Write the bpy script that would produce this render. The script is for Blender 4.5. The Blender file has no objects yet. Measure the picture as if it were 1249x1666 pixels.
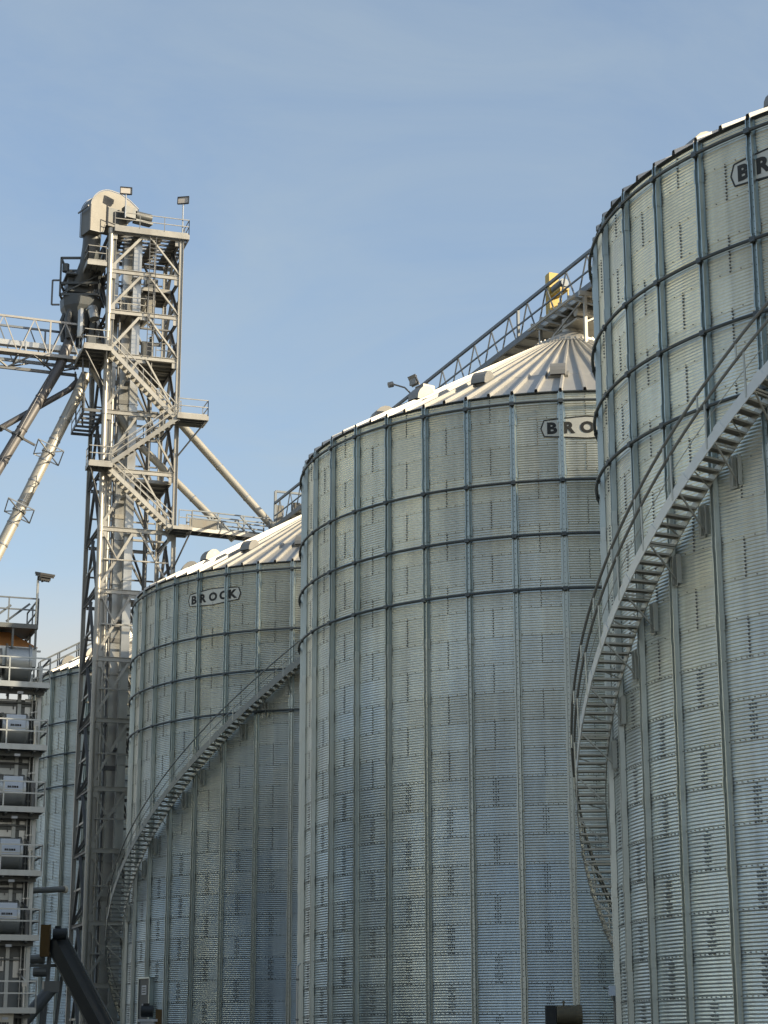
import bpy, math, random
from mathutils import Vector, Matrix
import numpy as np

random.seed(7)
PI = math.pi
R_ = math.radians
scene = bpy.context.scene
COL = scene.collection

# ------------------------------------------------------------------ camera
PITCH, ROLL, FPX = 0.2656, -0.0017, 3218.8
cam_d = bpy.data.cameras.new('camera')
cam = bpy.data.objects.new('camera', cam_d)
COL.objects.link(cam)
cam.rotation_mode = 'QUATERNION'
cam.rotation_quaternion = (Matrix.Rotation(PI / 2 + PITCH, 3, 'X') @ Matrix.Rotation(ROLL, 3, 'Z')).to_quaternion()
cam_d.sensor_fit = 'VERTICAL'
cam_d.sensor_height = 24.0
cam_d.lens = FPX / 1666.0 * 24.0
cam_d.clip_start = 0.5
cam_d.clip_end = 6000.0
scene.camera = cam

# ------------------------------------------------------------------ light
SUN_EL, SUN_AZ = R_(21.0), R_(110.0)          # azimuth clockwise from +Y
sun_dir = Vector((math.sin(SUN_AZ) * math.cos(SUN_EL), math.cos(SUN_AZ) * math.cos(SUN_EL), math.sin(SUN_EL)))
sl = bpy.data.lights.new('sun', 'SUN')
sl.energy = 4.3
sl.angle = R_(0.5)
sl.color = (1.0, 0.84, 0.60)
sun = bpy.data.objects.new('sun', sl)
sun.rotation_mode = 'QUATERNION'
sun.rotation_quaternion = sun_dir.to_track_quat('Z', 'Y')
COL.objects.link(sun)

world = bpy.data.worlds.new('World')
scene.world = world
world.use_nodes = True
wn, wl = world.node_tree.nodes, world.node_tree.links
wn.clear()
w_out = wn.new('ShaderNodeOutputWorld')
w_bg = wn.new('ShaderNodeBackground')
w_sky = wn.new('ShaderNodeTexSky')
w_sky.sky_type = 'NISHITA'
w_sky.sun_disc = False
w_sky.sun_elevation = SUN_EL
w_sky.sun_rotation = SUN_AZ
w_sky.altitude = 50
w_sky.air_density = 1.0
w_sky.dust_density = 2.0
w_sky.ozone_density = 1.2
w_bg.inputs['Strength'].default_value = 0.132
# thin high cloud, denser towards the horizon
w_tc = wn.new('ShaderNodeTexCoord')
w_map = wn.new('ShaderNodeMapping')
w_map.inputs['Scale'].default_value = (1.0, 1.0, 2.6)
w_noise = wn.new('ShaderNodeTexNoise')
w_noise.inputs['Scale'].default_value = 4.6
w_noise.inputs['Distortion'].default_value = 0.6
w_noise.inputs['Detail'].default_value = 8
w_noise.inputs['Roughness'].default_value = 0.6
w_ramp = wn.new('ShaderNodeValToRGB')
w_ramp.color_ramp.elements[0].position = 0.36
w_ramp.color_ramp.elements[0].color = (0.26, 0.26, 0.26, 1)
w_ramp.color_ramp.elements[1].position = 0.80
w_ramp.color_ramp.elements[1].color = (1, 1, 1, 1)
w_sep = wn.new('ShaderNodeSeparateXYZ')
w_low = wn.new('ShaderNodeMapRange')
w_low.inputs['From Min'].default_value = 0.12
w_low.inputs['From Max'].default_value = 0.34
w_low.inputs['To Min'].default_value = 0.95
w_low.inputs['To Max'].default_value = 0.56
w_mul = wn.new('ShaderNodeMath')
w_mul.operation = 'MULTIPLY'
w_mix = wn.new('ShaderNodeMix')
w_mix.data_type = 'RGBA'
w_mix.inputs[7].default_value = (2.2, 2.58, 2.78, 1)
wl.new(w_tc.outputs['Generated'], w_map.inputs['Vector'])
wl.new(w_map.outputs['Vector'], w_noise.inputs['Vector'])
wl.new(w_noise.outputs['Fac'], w_ramp.inputs['Fac'])
wl.new(w_tc.outputs['Generated'], w_sep.inputs['Vector'])
wl.new(w_sep.outputs['Z'], w_low.inputs['Value'])
wl.new(w_ramp.outputs['Color'], w_mul.inputs[0])
wl.new(w_low.outputs['Result'], w_mul.inputs[1])
wl.new(w_mul.outputs['Value'], w_mix.inputs[0])
wl.new(w_sky.outputs['Color'], w_mix.inputs[6])
w_n2 = wn.new('ShaderNodeTexNoise')
w_n2.inputs['Scale'].default_value = 2.2
w_n2.inputs['Detail'].default_value = 4
w_add = wn.new('ShaderNodeMath')
w_add.operation = 'MULTIPLY_ADD'
w_add.inputs[1].default_value = 0.22
wl.new(w_map.outputs['Vector'], w_n2.inputs['Vector'])
wl.new(w_n2.outputs['Fac'], w_add.inputs[0])
wl.new(w_sep.outputs['Z'], w_add.inputs[2])
w_hz = wn.new('ShaderNodeMapRange')
w_hz.interpolation_type = 'SMOOTHSTEP'
w_hz.inputs['From Min'].default_value = 0.27
w_hz.inputs['From Max'].default_value = 0.385
w_hz.inputs['To Min'].default_value = 0.85
w_hz.inputs['To Max'].default_value = 0.0
wl.new(w_add.outputs['Value'], w_hz.inputs['Value'])
w_mix2 = wn.new('ShaderNodeMix')
w_mix2.data_type = 'RGBA'
w_mix2.inputs[7].default_value = (3.2, 3.05, 2.7, 1)
wl.new(w_hz.outputs['Result'], w_mix2.inputs[0])
wl.new(w_mix.outputs[2], w_mix2.inputs[6])
wl.new(w_mix2.outputs[2], w_bg.inputs['Color'])
wl.new(w_bg.outputs['Background'], w_out.inputs['Surface'])

scene.view_settings.view_transform = 'Standard'
scene.view_settings.look = 'None'
scene.view_settings.exposure = 0.75
scene.view_settings.gamma = 1.0
try:
    scene.cycles.use_denoising = True
    scene.cycles.sample_clamp_indirect = 2.0
    scene.cycles.max_bounces = 8
except Exception:
    pass

# ------------------------------------------------------------------ helpers
def at(u, v, D):
    """world point seen at photo pixel (u, v) whose distance along +Y is D"""
    X, V = (u - 624.5) / FPX, (833.0 - v) / FPX
    x = X * math.cos(ROLL) - V * math.sin(ROLL)
    V = X * math.sin(ROLL) + V * math.cos(ROLL)
    d = Vector((x, math.cos(PITCH) - V * math.sin(PITCH), math.sin(PITCH) + V * math.cos(PITCH)))
    return d * (D / d.y)


class MB:
    def __init__(s):
        s.v, s.f, s.m = [], [], []

    def add(s, vs, fs, m=0):
        o = len(s.v)
        s.v += [tuple(p) for p in vs]
        s.f += [tuple(i + o for i in f) for f in fs]
        s.m += [m] * len(fs)

    def box(s, c, size, rz=0.0, m=0):
        c = Vector(c)
        hx, hy, hz = size[0] / 2, size[1] / 2, size[2] / 2
        cs, sn = math.cos(rz), math.sin(rz)
        vs = []
        for dx, dy, dz in ((-1, -1, -1), (1, -1, -1), (1, 1, -1), (-1, 1, -1), (-1, -1, 1), (1, -1, 1), (1, 1, 1), (-1, 1, 1)):
            x, y = dx * hx, dy * hy
            vs.append((c.x + x * cs - y * sn, c.y + x * sn + y * cs, c.z + dz * hz))
        s.add(vs, ((0, 3, 2, 1), (4, 5, 6, 7), (0, 1, 5, 4), (1, 2, 6, 5), (2, 3, 7, 6), (3, 0, 4, 7)), m)

    def beam(s, p, q, w, h=None, up=(0, 0, 1), m=0):
        """box of section w (sideways) x h (along up) from p to q"""
        h = w if h is None else h
        p, q = Vector(p), Vector(q)
        d = (q - p)
        if d.length < 1e-6:
            return
        d.normalize()
        u = Vector(up)
        if abs(d.dot(u)) > 0.98:
            u = Vector((0, 1, 0)) if abs(d.y) < 0.9 else Vector((1, 0, 0))
        r = d.cross(u).normalized()
        u = r.cross(d).normalized()
        vs = []
        for b in (p, q):
            for a, c in ((-1, -1), (1, -1), (1, 1), (-1, 1)):
                vs.append(b + r * (a * w / 2) + u * (c * h / 2))
        s.add(vs, ((0, 3, 2, 1), (4, 5, 6, 7), (0, 1, 5, 4), (1, 2, 6, 5), (2, 3, 7, 6), (3, 0, 4, 7)), m)

    def angle(s, p, q, w, t=0.02, up=(0, 0, 1), m=0):
        """L-section"""
        p, q = Vector(p), Vector(q)
        d = (q - p).normalized()
        u = Vector(up)
        if abs(d.dot(u)) > 0.98:
            u = Vector((0, 1, 0))
        r = d.cross(u).normalized()
        u = r.cross(d).normalized()
        s.beam(p + u * (w / 2), q + u * (w / 2), t, w, up, m)
        s.beam(p + r * (w / 2 + t / 2), q + r * (w / 2 + t / 2), w, t, up, m)

    def ibeam(s, p, q, w, h, up=(0, 0, 1), m=0):
        p, q = Vector(p), Vector(q)
        d = (q - p).normalized()
        u = Vector(up)
        if abs(d.dot(u)) > 0.98:
            u = Vector((0, 1, 0))
        r = d.cross(u).normalized()
        u = r.cross(d).normalized()
        t = max(0.02, h * 0.09)
        s.beam(p + u * (h / 2 - t / 2), q + u * (h / 2 - t / 2), w, t, up, m)
        s.beam(p - u * (h / 2 - t / 2), q - u * (h / 2 - t / 2), w, t, up, m)
        s.beam(p, q, t, h - 2 * t, up, m)

    def tube(s, pts, r, n=8, caps=True, m=0, r2=None):
        pts = [Vector(p) for p in pts]
        k = len(pts)
        rings = []
        ref = None
        for i in range(k):
            if i == 0:
                t = pts[1] - pts[0]
            elif i == k - 1:
                t = pts[-1] - pts[-2]
            else:
                t = (pts[i + 1] - pts[i]).normalized() + (pts[i] - pts[i - 1]).normalized()
            t.normalize()
            if ref is None:
                ref = Vector((0, 0, 1)) if abs(t.z) < 0.9 else Vector((1, 0, 0))
            a = t.cross(ref).normalized()
            b = a.cross(t).normalized()
            ref = b
            rr = r if r2 is None else r + (r2 - r) * i / (k - 1)
            rings.append([pts[i] + a * (rr * math.cos(2 * PI * j / n)) + b * (rr * math.sin(2 * PI * j / n)) for j in range(n)])
        vs = [p for g in rings for p in g]
        fs = []
        for i in range(k - 1):
            for j in range(n):
                j2 = (j + 1) % n
                fs.append((i * n + j, i * n + j2, (i + 1) * n + j2, (i + 1) * n + j))
        if caps:
            fs.append(tuple(range(n - 1, -1, -1)))
            fs.append(tuple((k - 1) * n + j for j in range(n)))
        s.add(vs, fs, m)

    def prism(s, prof, o, ax, ay, az, depth, m=0):
        """closed profile (list of 2-D points in ax, ay) extruded along az, centred"""
        o, ax, ay, az = Vector(o), Vector(ax), Vector(ay), Vector(az)
        n = len(prof)
        vs = [o + ax * a + ay * b - az * (depth / 2) for a, b in prof] + [o + ax * a + ay * b + az * (depth / 2) for a, b in prof]
        fs = [tuple(range(n - 1, -1, -1)), tuple(range(n, 2 * n))]
        for i in range(n):
            j = (i + 1) % n
            fs.append((i, j, n + j, n + i))
        s.add(vs, fs, m)

    def frustum(s, c0, r0, c1, r1, n=24, caps=True, m=0):
        c0, c1 = Vector(c0), Vector(c1)
        vs = [c0 + Vector((r0 * math.cos(2 * PI * j / n), r0 * math.sin(2 * PI * j / n), 0)) for j in range(n)]
        vs += [c1 + Vector((r1 * math.cos(2 * PI * j / n), r1 * math.sin(2 * PI * j / n), 0)) for j in range(n)]
        fs = [(j, (j + 1) % n, n + (j + 1) % n, n + j) for j in range(n)]
        if caps:
            fs.append(tuple(range(n - 1, -1, -1)))
            fs.append(tuple(range(n, 2 * n)))
        s.add(vs, fs, m)

    def mesh(s, name, mats, smooth=False):
        me = bpy.data.meshes.new(name)
        me.from_pydata(s.v, [], s.f)
        for mt in (mats if isinstance(mats, (list, tuple)) else [mats]):
            me.materials.append(mt)
        if any(s.m):
            me.polygons.foreach_set('material_index', s.m)
        if smooth:
            me.polygons.foreach_set('use_smooth', [True] * len(me.polygons))
            try:
                me.set_sharp_from_angle(angle=R_(40))
            except Exception:
                pass
        me.update()
        return me

    def build(s, name, mats, parent=None, smooth=False, loc=None, rz=0.0):
        return link(name, s.mesh(name, mats, smooth), parent, loc, rz)


def link(name, me, parent=None, loc=None, rz=0.0):
    o = bpy.data.objects.new(name, me)
    COL.objects.link(o)
    if parent is not None:
        o.parent = parent
    if loc is not None:
        o.location = loc
    if rz:
        o.rotation_euler = (0, 0, rz)
    return o


def tag(o, label=None, cat=None, group=None, kind=None):
    if label:
        o['label'] = label
    if cat:
        o['category'] = cat
    if group:
        o['group'] = group
    if kind:
        o['kind'] = kind
    return o


def thing(name, label, cat, loc=(0, 0, 0), rz=0.0, group=None):
    o = bpy.data.objects.new(name, None)
    o.empty_display_size = 0.5
    COL.objects.link(o)
    o.location = loc
    o.rotation_euler = (0, 0, rz)
    return tag(o, label, cat, group)


def local(mb, o):
    """shift a world-space MB into the frame of thing o (Empty, rotation about Z only)"""
    inv = (Matrix.Translation(o.location) @ Matrix.Rotation(o.rotation_euler.z, 4, 'Z')).inverted()
    mb.v = [tuple(inv @ Vector(p)) for p in mb.v]
    return mb


# ------------------------------------------------------------------ materials
def node_mat(name):
    m = bpy.data.materials.new(name)
    m.use_nodes = True
    nt = m.node_tree
    b = nt.nodes['Principled BSDF']
    return m, nt, nt.nodes, nt.links, b


def metal(name, col, metallic=0.5, rough=0.5, var=0.12, scale=1.5, stain=0.0, stain_col=(0.16, 0.12, 0.08)):
    m, nt, N, L, b = node_mat(name)
    tc = N.new('ShaderNodeTexCoord')
    oi = N.new('ShaderNodeObjectInfo')
    n1 = N.new('ShaderNodeTexNoise')
    n1.inputs['Scale'].default_value = scale
    n1.inputs['Detail'].default_value = 6
    n1.inputs['Roughness'].default_value = 0.65
    L.new(tc.outputs['Object'], n1.inputs['Vector'])
    mr = N.new('ShaderNodeMapRange')
    mr.inputs['To Min'].default_value = 1.0 - var * 1.6
    mr.inputs['To Max'].default_value = 1.0 + var * 1.6
    L.new(n1.outputs['Fac'], mr.inputs['Value'])
    mo = N.new('ShaderNodeMapRange')
    mo.inputs['To Min'].default_value = 1.0 - var * 0.7
    mo.inputs['To Max'].default_value = 1.0 + var * 0.7
    L.new(oi.outputs['Random'], mo.inputs['Value'])
    mm = N.new('ShaderNodeMath')
    mm.operation = 'MULTIPLY'
    L.new(mr.outputs['Result'], mm.inputs[0])
    L.new(mo.outputs['Result'], mm.inputs[1])
    vm = N.new('ShaderNodeVectorMath')
    vm.operation = 'SCALE'
    vm.inputs[0].default_value = col
    L.new(mm.outputs['Value'], vm.inputs['Scale'])
    src = vm.outputs['Vector']
    if stain > 0:
        n2 = N.new('ShaderNodeTexNoise')
        n2.inputs['Scale'].default_value = scale * 0.9
        n2.inputs['Detail'].default_value = 8
        mp = N.new('ShaderNodeMapping')
        mp.inputs['Scale'].default_value = (2.2, 2.2, 0.35)
        L.new(tc.outputs['Object'], mp.inputs['Vector'])
        L.new(mp.outputs['Vector'], n2.inputs['Vector'])
        rp = N.new('ShaderNodeMapRange')
        rp.inputs['From Min'].default_value = 0.52
        rp.inputs['From Max'].default_value = 0.72
        rp.inputs['To Max'].default_value = stain
        L.new(n2.outputs['Fac'], rp.inputs['Value'])
        mx = N.new('ShaderNodeMix')
        mx.data_type = 'RGBA'
        mx.inputs[7].default_value = (*stain_col, 1)
        L.new(rp.outputs['Result'], mx.inputs[0])
        L.new(src, mx.inputs[6])
        src = mx.outputs[2]
    L.new(src, b.inputs['Base Color'])
    b.inputs['Metallic'].default_value = metallic
    rr = N.new('ShaderNodeMapRange')
    rr.inputs['To Min'].default_value = max(0.05, rough - 0.1)
    rr.inputs['To Max'].default_value = min(1, rough + 0.1)
    L.new(n1.outputs['Fac'], rr.inputs['Value'])
    L.new(rr.outputs['Result'], b.inputs['Roughness'])
    return m


ROW, NROW, RAD = 1.118, 25, 12.567
EAVE = ROW * NROW


def wall_metal():
    """galvanised sheets: every bolted sheet has its own tone, gloss and slight warp"""
    m, nt, N, L, b = node_mat('galvanised_sheet')
    tc = N.new('ShaderNodeTexCoord')
    oi = N.new('ShaderNodeObjectInfo')
    sp = N.new('ShaderNodeSeparateXYZ')
    L.new(tc.outputs['Object'], sp.inputs['Vector'])

    def mth(op, a=None, c=None, v0=None, v1=None):
        k = N.new('ShaderNodeMath')
        k.operation = op
        if a is not None:
            L.new(a, k.inputs[0])
        elif v0 is not None:
            k.inputs[0].default_value = v0
        if c is not None:
            L.new(c, k.inputs[1])
        elif v1 is not None:
            k.inputs[1].default_value = v1
        return k.outputs['Value']
    row = mth('FLOOR', mth('DIVIDE', sp.outputs['Z'], v1=ROW))
    ny = mth('MULTIPLY', sp.outputs['Y'], v1=-1.0)
    ang = N.new('ShaderNodeMath')
    ang.operation = 'ARCTAN2'
    L.new(sp.outputs['X'], ang.inputs[0])
    L.new(ny, ang.inputs[1])
    par = mth('FLOORED_MODULO', row, v1=2.0)             # sheets are staggered by half a sheet
    a2 = mth('ADD', mth('DIVIDE', ang.outputs['Value'], v1=R_(18.0)), v1=0.25 + 20)
    sheet = mth('FLOOR', mth('ADD', a2, mth('MULTIPLY', par, v1=0.5)))
    cb = N.new('ShaderNodeCombineXYZ')
    L.new(sheet, cb.inputs['X'])
    L.new(row, cb.inputs['Y'])
    L.new(mth('MULTIPLY', oi.outputs['Random'], v1=97.0), cb.inputs['Z'])
    wnz = N.new('ShaderNodeTexWhiteNoise')
    L.new(cb.outputs['Vector'], wnz.inputs['Vector'])
    # broad tonal drift + vertical run-off streaks + spangle
    n1 = N.new('ShaderNodeTexNoise')
    n1.inputs['Scale'].default_value = 0.22
    n1.inputs['Detail'].default_value = 3
    L.new(tc.outputs['Object'], n1.inputs['Vector'])
    mp = N.new('ShaderNodeMapping')
    mp.inputs['Scale'].default_value = (2.4, 2.4, 0.16)
    L.new(tc.outputs['Object'], mp.inputs['Vector'])
    n2 = N.new('ShaderNodeTexNoise')
    n2.inputs['Scale'].default_value = 1.0
    n2.inputs['Detail'].default_value = 6
    L.new(mp.outputs['Vector'], n2.inputs['Vector'])
    vo = N.new('ShaderNodeTexVoronoi')
    vo.inputs['Scale'].default_value = 14.0
    L.new(tc.outputs['Object'], vo.inputs['Vector'])
    vs = N.new('ShaderNodeSeparateColor')
    L.new(vo.outputs['Color'], vs.inputs['Color'])

    def rng(v, lo, hi, f0=0.0, f1=1.0):
        k = N.new('ShaderNodeMapRange')
        k.inputs['From Min'].default_value = f0
        k.inputs['From Max'].default_value = f1
        k.inputs['To Min'].default_value = lo
        k.inputs['To Max'].default_value = hi
        L.new(v, k.inputs['Value'])
        return k.outputs['Result']
    tone = mth('MULTIPLY', rng(wnz.outputs['Value'], 0.93, 1.06), rng(n1.outputs['Fac'], 0.86, 1.14, 0.3, 0.7))
    tone = mth('MULTIPLY', tone, rng(n2.outputs['Fac'], 0.84, 1.10, 0.3, 0.7))
    tone = mth('MULTIPLY', tone, rng(vs.outputs[0], 0.96, 1.04))
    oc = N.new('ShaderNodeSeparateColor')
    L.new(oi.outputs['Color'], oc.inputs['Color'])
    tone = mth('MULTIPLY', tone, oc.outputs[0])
    mx = N.new('ShaderNodeMix')
    mx.data_type = 'RGBA'
    # heavier, bluer sheets low down; older, yellower thin sheets above
    mx.inputs[6].default_value = (0.50, 0.58, 0.605, 1)
    mx.inputs[7].default_value = (0.635, 0.63, 0.515, 1)
    ws = N.new('ShaderNodeSeparateColor')
    L.new(wnz.outputs['Color'], ws.inputs['Color'])
    n4 = N.new('ShaderNodeTexNoise')
    n4.inputs['Scale'].default_value = 0.13
    n4.inputs['Detail'].default_value = 3
    L.new(tc.outputs['Object'], n4.inputs['Vector'])
    hgt = rng(row, 0.05, 1.0, 6.0, 21.0)
    fac = mth('ADD', hgt, rng(ws.outputs[1], -0.13, 0.13))
    fac = mth('ADD', fac, rng(n4.outputs['Fac'], -0.25, 0.25, 0.3, 0.7))
    L.new(fac, mx.inputs[0])
    vm = N.new('ShaderNodeVectorMath')
    vm.operation = 'SCALE'
    L.new(mx.outputs[2], vm.inputs[0])
    L.new(tone, vm.inputs['Scale'])
    L.new(vm.outputs['Vector'], b.inputs['Base Color'])
    b.inputs['Metallic'].default_value = 0.85
    L.new(mth('ADD', rng(ws.outputs[2], 0.33, 0.42), rng(n2.outputs['Fac'], -0.06, 0.06, 0.3, 0.7)), b.inputs['Roughness'])
    bp = N.new('ShaderNodeBump')
    bp.inputs['Strength'].default_value = 0.35
    bp.inputs['Distance'].default_value = 0.02
    n3 = N.new('ShaderNodeTexNoise')
    n3.inputs['Scale'].default_value = 1.7
    n3.inputs['Detail'].default_value = 2
    L.new(tc.outputs['Object'], n3.inputs['Vector'])
    L.new(n3.outputs['Fac'], bp.inputs['Height'])
    L.new(bp.outputs['Normal'], b.inputs['Normal'])
    return m


M_WALL = wall_metal()
M_BOLT = metal('dark_bolt', (0.15, 0.155, 0.145), 0.2, 0.6, 0.1, 4)
M_STIFF = metal('galvanised_stiffener', (0.44, 0.50, 0.49), 0.85, 0.32, 0.13, 0.9)
M_STIFFLOW = metal('heavy_stiffener', (0.53, 0.57, 0.54), 0.8, 0.37, 0.12, 0.9)
M_RING = metal('weathered_ring', (0.10, 0.115, 0.12), 0.6, 0.5, 0.15, 1.2)
M_ROOF = metal('roof_sheet', (0.43, 0.42, 0.385), 0.4, 0.42, 0.1, 0.7, 0.12, (0.4, 0.37, 0.32))
M_VENT = metal('vent_sheet', (0.25, 0.247, 0.23), 0.25, 0.5, 0.06, 1.5)
M_HOLE = metal('dark_opening', (0.02, 0.02, 0.02), 0.0, 0.8, 0.05, 2)
M_STAIR = metal('stair_galvanised', (0.47, 0.49, 0.45), 0.6, 0.48, 0.12, 1.5)
M_TREADD = metal('stair_dull', (0.30, 0.315, 0.30), 0.4, 0.55, 0.12, 1.5)
M_STRING = metal('stringer_plate', (0.66, 0.69, 0.67), 0.35, 0.5, 0.10, 1.5)
M_TREAD = metal('tread_grating', (0.24, 0.235, 0.21), 0.4, 0.6, 0.12, 2)
M_RAIL = metal('handrail_steel', (0.25, 0.26, 0.24), 0.4, 0.5, 0.12, 2)
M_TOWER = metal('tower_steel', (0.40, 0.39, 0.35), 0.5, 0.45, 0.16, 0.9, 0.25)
M_TOWERD = metal('tower_dull_shaded_steel', (0.17, 0.175, 0.175), 0.45, 0.55, 0.16, 0.9, 0.25)  # shade on side, rear and inner members put into a darker steel
M_CASE = metal('casing_galvanised', (0.47, 0.475, 0.455), 0.75, 0.33, 0.16, 0.6, 0.2)
M_HEAD = metal('head_painted', (0.165, 0.16, 0.138), 0.1, 0.5, 0.1, 0.9, 0.3)
M_DIST = metal('distributor_grey', (0.095, 0.105, 0.108), 0.25, 0.5, 0.14, 1.2, 0.3)
M_SPOUT = metal('spout_painted', (0.42, 0.40, 0.34), 0.3, 0.45, 0.1, 0.7, 0.3)
M_SPOUTD = metal('spout_weathered', (0.125, 0.122, 0.122), 0.35, 0.5, 0.14, 0.8, 0.12)
M_WIRE = metal('cable', (0.25, 0.25, 0.25), 0.5, 0.5, 0.05, 2)
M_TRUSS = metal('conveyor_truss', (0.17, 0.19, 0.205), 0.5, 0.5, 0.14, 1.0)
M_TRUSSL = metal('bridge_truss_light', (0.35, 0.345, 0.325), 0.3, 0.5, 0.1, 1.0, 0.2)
M_DECK = metal('walkway_deck', (0.36, 0.35, 0.31), 0.4, 0.55, 0.14, 1.0, 0.3)
M_YELLOW = metal('safety_yellow', (0.50, 0.36, 0.08), 0.0, 0.45, 0.1, 2, 0.2)
M_AMBER = metal('amber_paint', (0.11, 0.062, 0.012), 0.0, 0.5, 0.1, 2, 0.2)
M_BLACK = metal('black_plate', (0.022, 0.027, 0.03), 0.0, 0.5, 0.1, 2)
M_MOTOR = metal('motor_olive', (0.13, 0.115, 0.075), 0.1, 0.5, 0.12, 3, 0.2)
M_WHITE = metal('white_label', (0.62, 0.64, 0.66), 0.0, 0.5, 0.05, 2)
M_LBLUE = metal('label_panel', (0.58, 0.66, 0.76), 0.1, 0.45, 0.06, 1.5)
M_CREAM = metal('cream_lit_panel', (0.66, 0.60, 0.47), 0.0, 0.5, 0.07, 2, 0.15)  # pale cream; warm light on the lowest dryer panel put into it
M_HOPPERLIT = metal('hopper_warm_lit', (0.75, 0.36, 0.14), 0.6, 0.35, 0.14, 1.0, 0.3)  # orange reflected light on the hopper is put into its colour
M_DRYER = metal('dryer_steel', (0.46, 0.48, 0.465), 0.65, 0.4, 0.14, 0.8, 0.25)
M_DRYERD = metal('dryer_dark_steel', (0.17, 0.18, 0.175), 0.4, 0.5, 0.14, 0.8)
M_INK = metal('black_ink', (0.022, 0.023, 0.02), 0.0, 0.6, 0.3, 5, 0.25, (0.12, 0.12, 0.11))
M_PLATE = metal('sign_plate', (0.62, 0.62, 0.55), 0.3, 0.5, 0.06, 2)
M_LENS = metal('lamp_lens', (0.50, 0.47, 0.42), 0.0, 0.25, 0.06, 4)
M_LAMP = metal('lamp_housing', (0.05, 0.052, 0.055), 0.2, 0.5, 0.08, 3)


def ground_mat():
    m, nt, N, L, b = node_mat('gravel_ground')
    tc = N.new('ShaderNodeTexCoord')
    n = N.new('ShaderNodeTexNoise')
    n.inputs['Scale'].default_value = 0.15
    n.inputs['Detail'].default_value = 10
    L.new(tc.outputs['Object'], n.inputs['Vector'])
    r = N.new('ShaderNodeValToRGB')
    r.color_ramp.elements[0].position = 0.3
    r.color_ramp.elements[0].color = (0.055, 0.052, 0.046, 1)
    r.color_ramp.elements[1].position = 0.7
    r.color_ramp.elements[1].color = (0.13, 0.12, 0.10, 1)
    L.new(n.outputs['Fac'], r.inputs['Fac'])
    L.new(r.outputs['Color'], b.inputs['Base Color'])
    b.inputs['Roughness'].default_value = 0.95
    return m


GZ = -2.03
gm = MB()
gm.add([(-3000, -3000, GZ), (3000, -3000, GZ), (3000, 3000, GZ), (-3000, 3000, GZ)], [(0, 1, 2, 3)])
tag(gm.build('ground', ground_mat()), kind='structure')

# ------------------------------------------------------------------ silos
ROOF_SL = math.tan(R_(29.4))


def pol(r, phi, z):
    return Vector((r * math.sin(phi), -r * math.cos(phi), z))


def wall_mesh():
    seg, sub = 240, 6
    nz = NROW * 11 * sub
    z = np.linspace(0, EAVE, nz + 1)
    pitch = ROW / 11
    rr = RAD + 0.0095 * np.cos(2 * PI * z / pitch)
    frac = (z / ROW) % 1.0
    rr = rr + 0.006 * (1 - frac)                 # each sheet laps over the one below
    rr[-1] = RAD
    ph = np.arange(seg) * 2 * PI / seg
    X = np.outer(rr, np.sin(ph)).ravel()
    Y = -np.outer(rr, np.cos(ph)).ravel()
    Z = np.repeat(z, seg)
    co = np.stack([X, Y, Z], 1)
    i = np.arange(nz)[:, None] * seg
    j = np.arange(seg)[None, :]
    j2 = (j + 1) % seg
    q = np.stack([i + j, i + j2, i + seg + j2, i + seg + j], -1).reshape(-1, 4)
    # bolts
    bv, bf = [], []

    def bolt(phi, zz, w=0.034, h=0.030):
        c, s_ = math.sin(phi), -math.cos(phi)
        t = (math.cos(phi), math.sin(phi))
        o = len(bv)
        for rad_, k in ((RAD + 0.004, 1.0), (RAD + 0.038, 0.75)):
            for a, d in ((-1, -1), (1, -1), (1, 1), (-1, 1)):
                bv.append((rad_ * c + t[0] * a * k * w / 2, rad_ * s_ + t[1] * a * k * w / 2, zz + d * k * h / 2))
        for f in ((4, 5, 6, 7), (0, 1, 5, 4), (1, 2, 6, 5), (2, 3, 7, 6), (3, 0, 4, 7)):
            bf.append(tuple(o + x for x in f))
    rb = random.Random(11)
    for row in range(NROW):
        jtop = NROW - 1 - row                    # 0 at the eave
        base = -4.5 if jtop % 2 == 1 else 4.5
        for s in range(20):
            a0 = R_(base + 18 * s)
            for k in range(11):
                zz = row * ROW + (k + 0.5) * pitch
                if jtop < 14:
                    bolt(a0 + (0.0006 if k % 2 else -0.0006), zz + rb.uniform(-0.008, 0.008), 0.036, rb.uniform(0.04, 0.06))
                else:
                    offs = (0,) if k % 3 == 1 else ((-0.008, 0, 0.008) if jtop < 19 else (-0.010, -0.0035, 0.0035, 0.010))
                    for o in offs:
                        bolt(a0 + o, zz, 0.036, 0.030)
        nb = 200 if jtop < 13 else 400
        if row:
            for s in range(nb):
                bolt(2 * PI * (s + 0.5) / nb, row * ROW + 0.03, 0.030, 0.028)
    nv = len(co)
    co = np.concatenate([co, np.array(bv)])
    bq = np.array(bf) + nv
    faces = np.concatenate([q, bq]).astype(np.int32)
    me = bpy.data.meshes.new('wall')
    me.vertices.add(len(co))
    me.vertices.foreach_set('co', co.astype(np.float32).ravel())
    me.loops.add(len(faces) * 4)
    me.loops.foreach_set('vertex_index', faces.ravel())
    me.polygons.add(len(faces))
    me.polygons.foreach_set('loop_start', np.arange(len(faces), dtype=np.int32) * 4)
    me.polygons.foreach_set('material_index', np.concatenate([np.zeros(len(q), np.int32), np.ones(len(bq), np.int32)]))
    me.polygons.foreach_set('use_smooth', np.concatenate([np.ones(len(q), bool), np.zeros(len(bq), bool)]))
    me.materials.append(M_WALL)
    me.materials.append(M_BOLT)
    me.update(calc_edges=True)
    me.validate()
    return me


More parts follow.
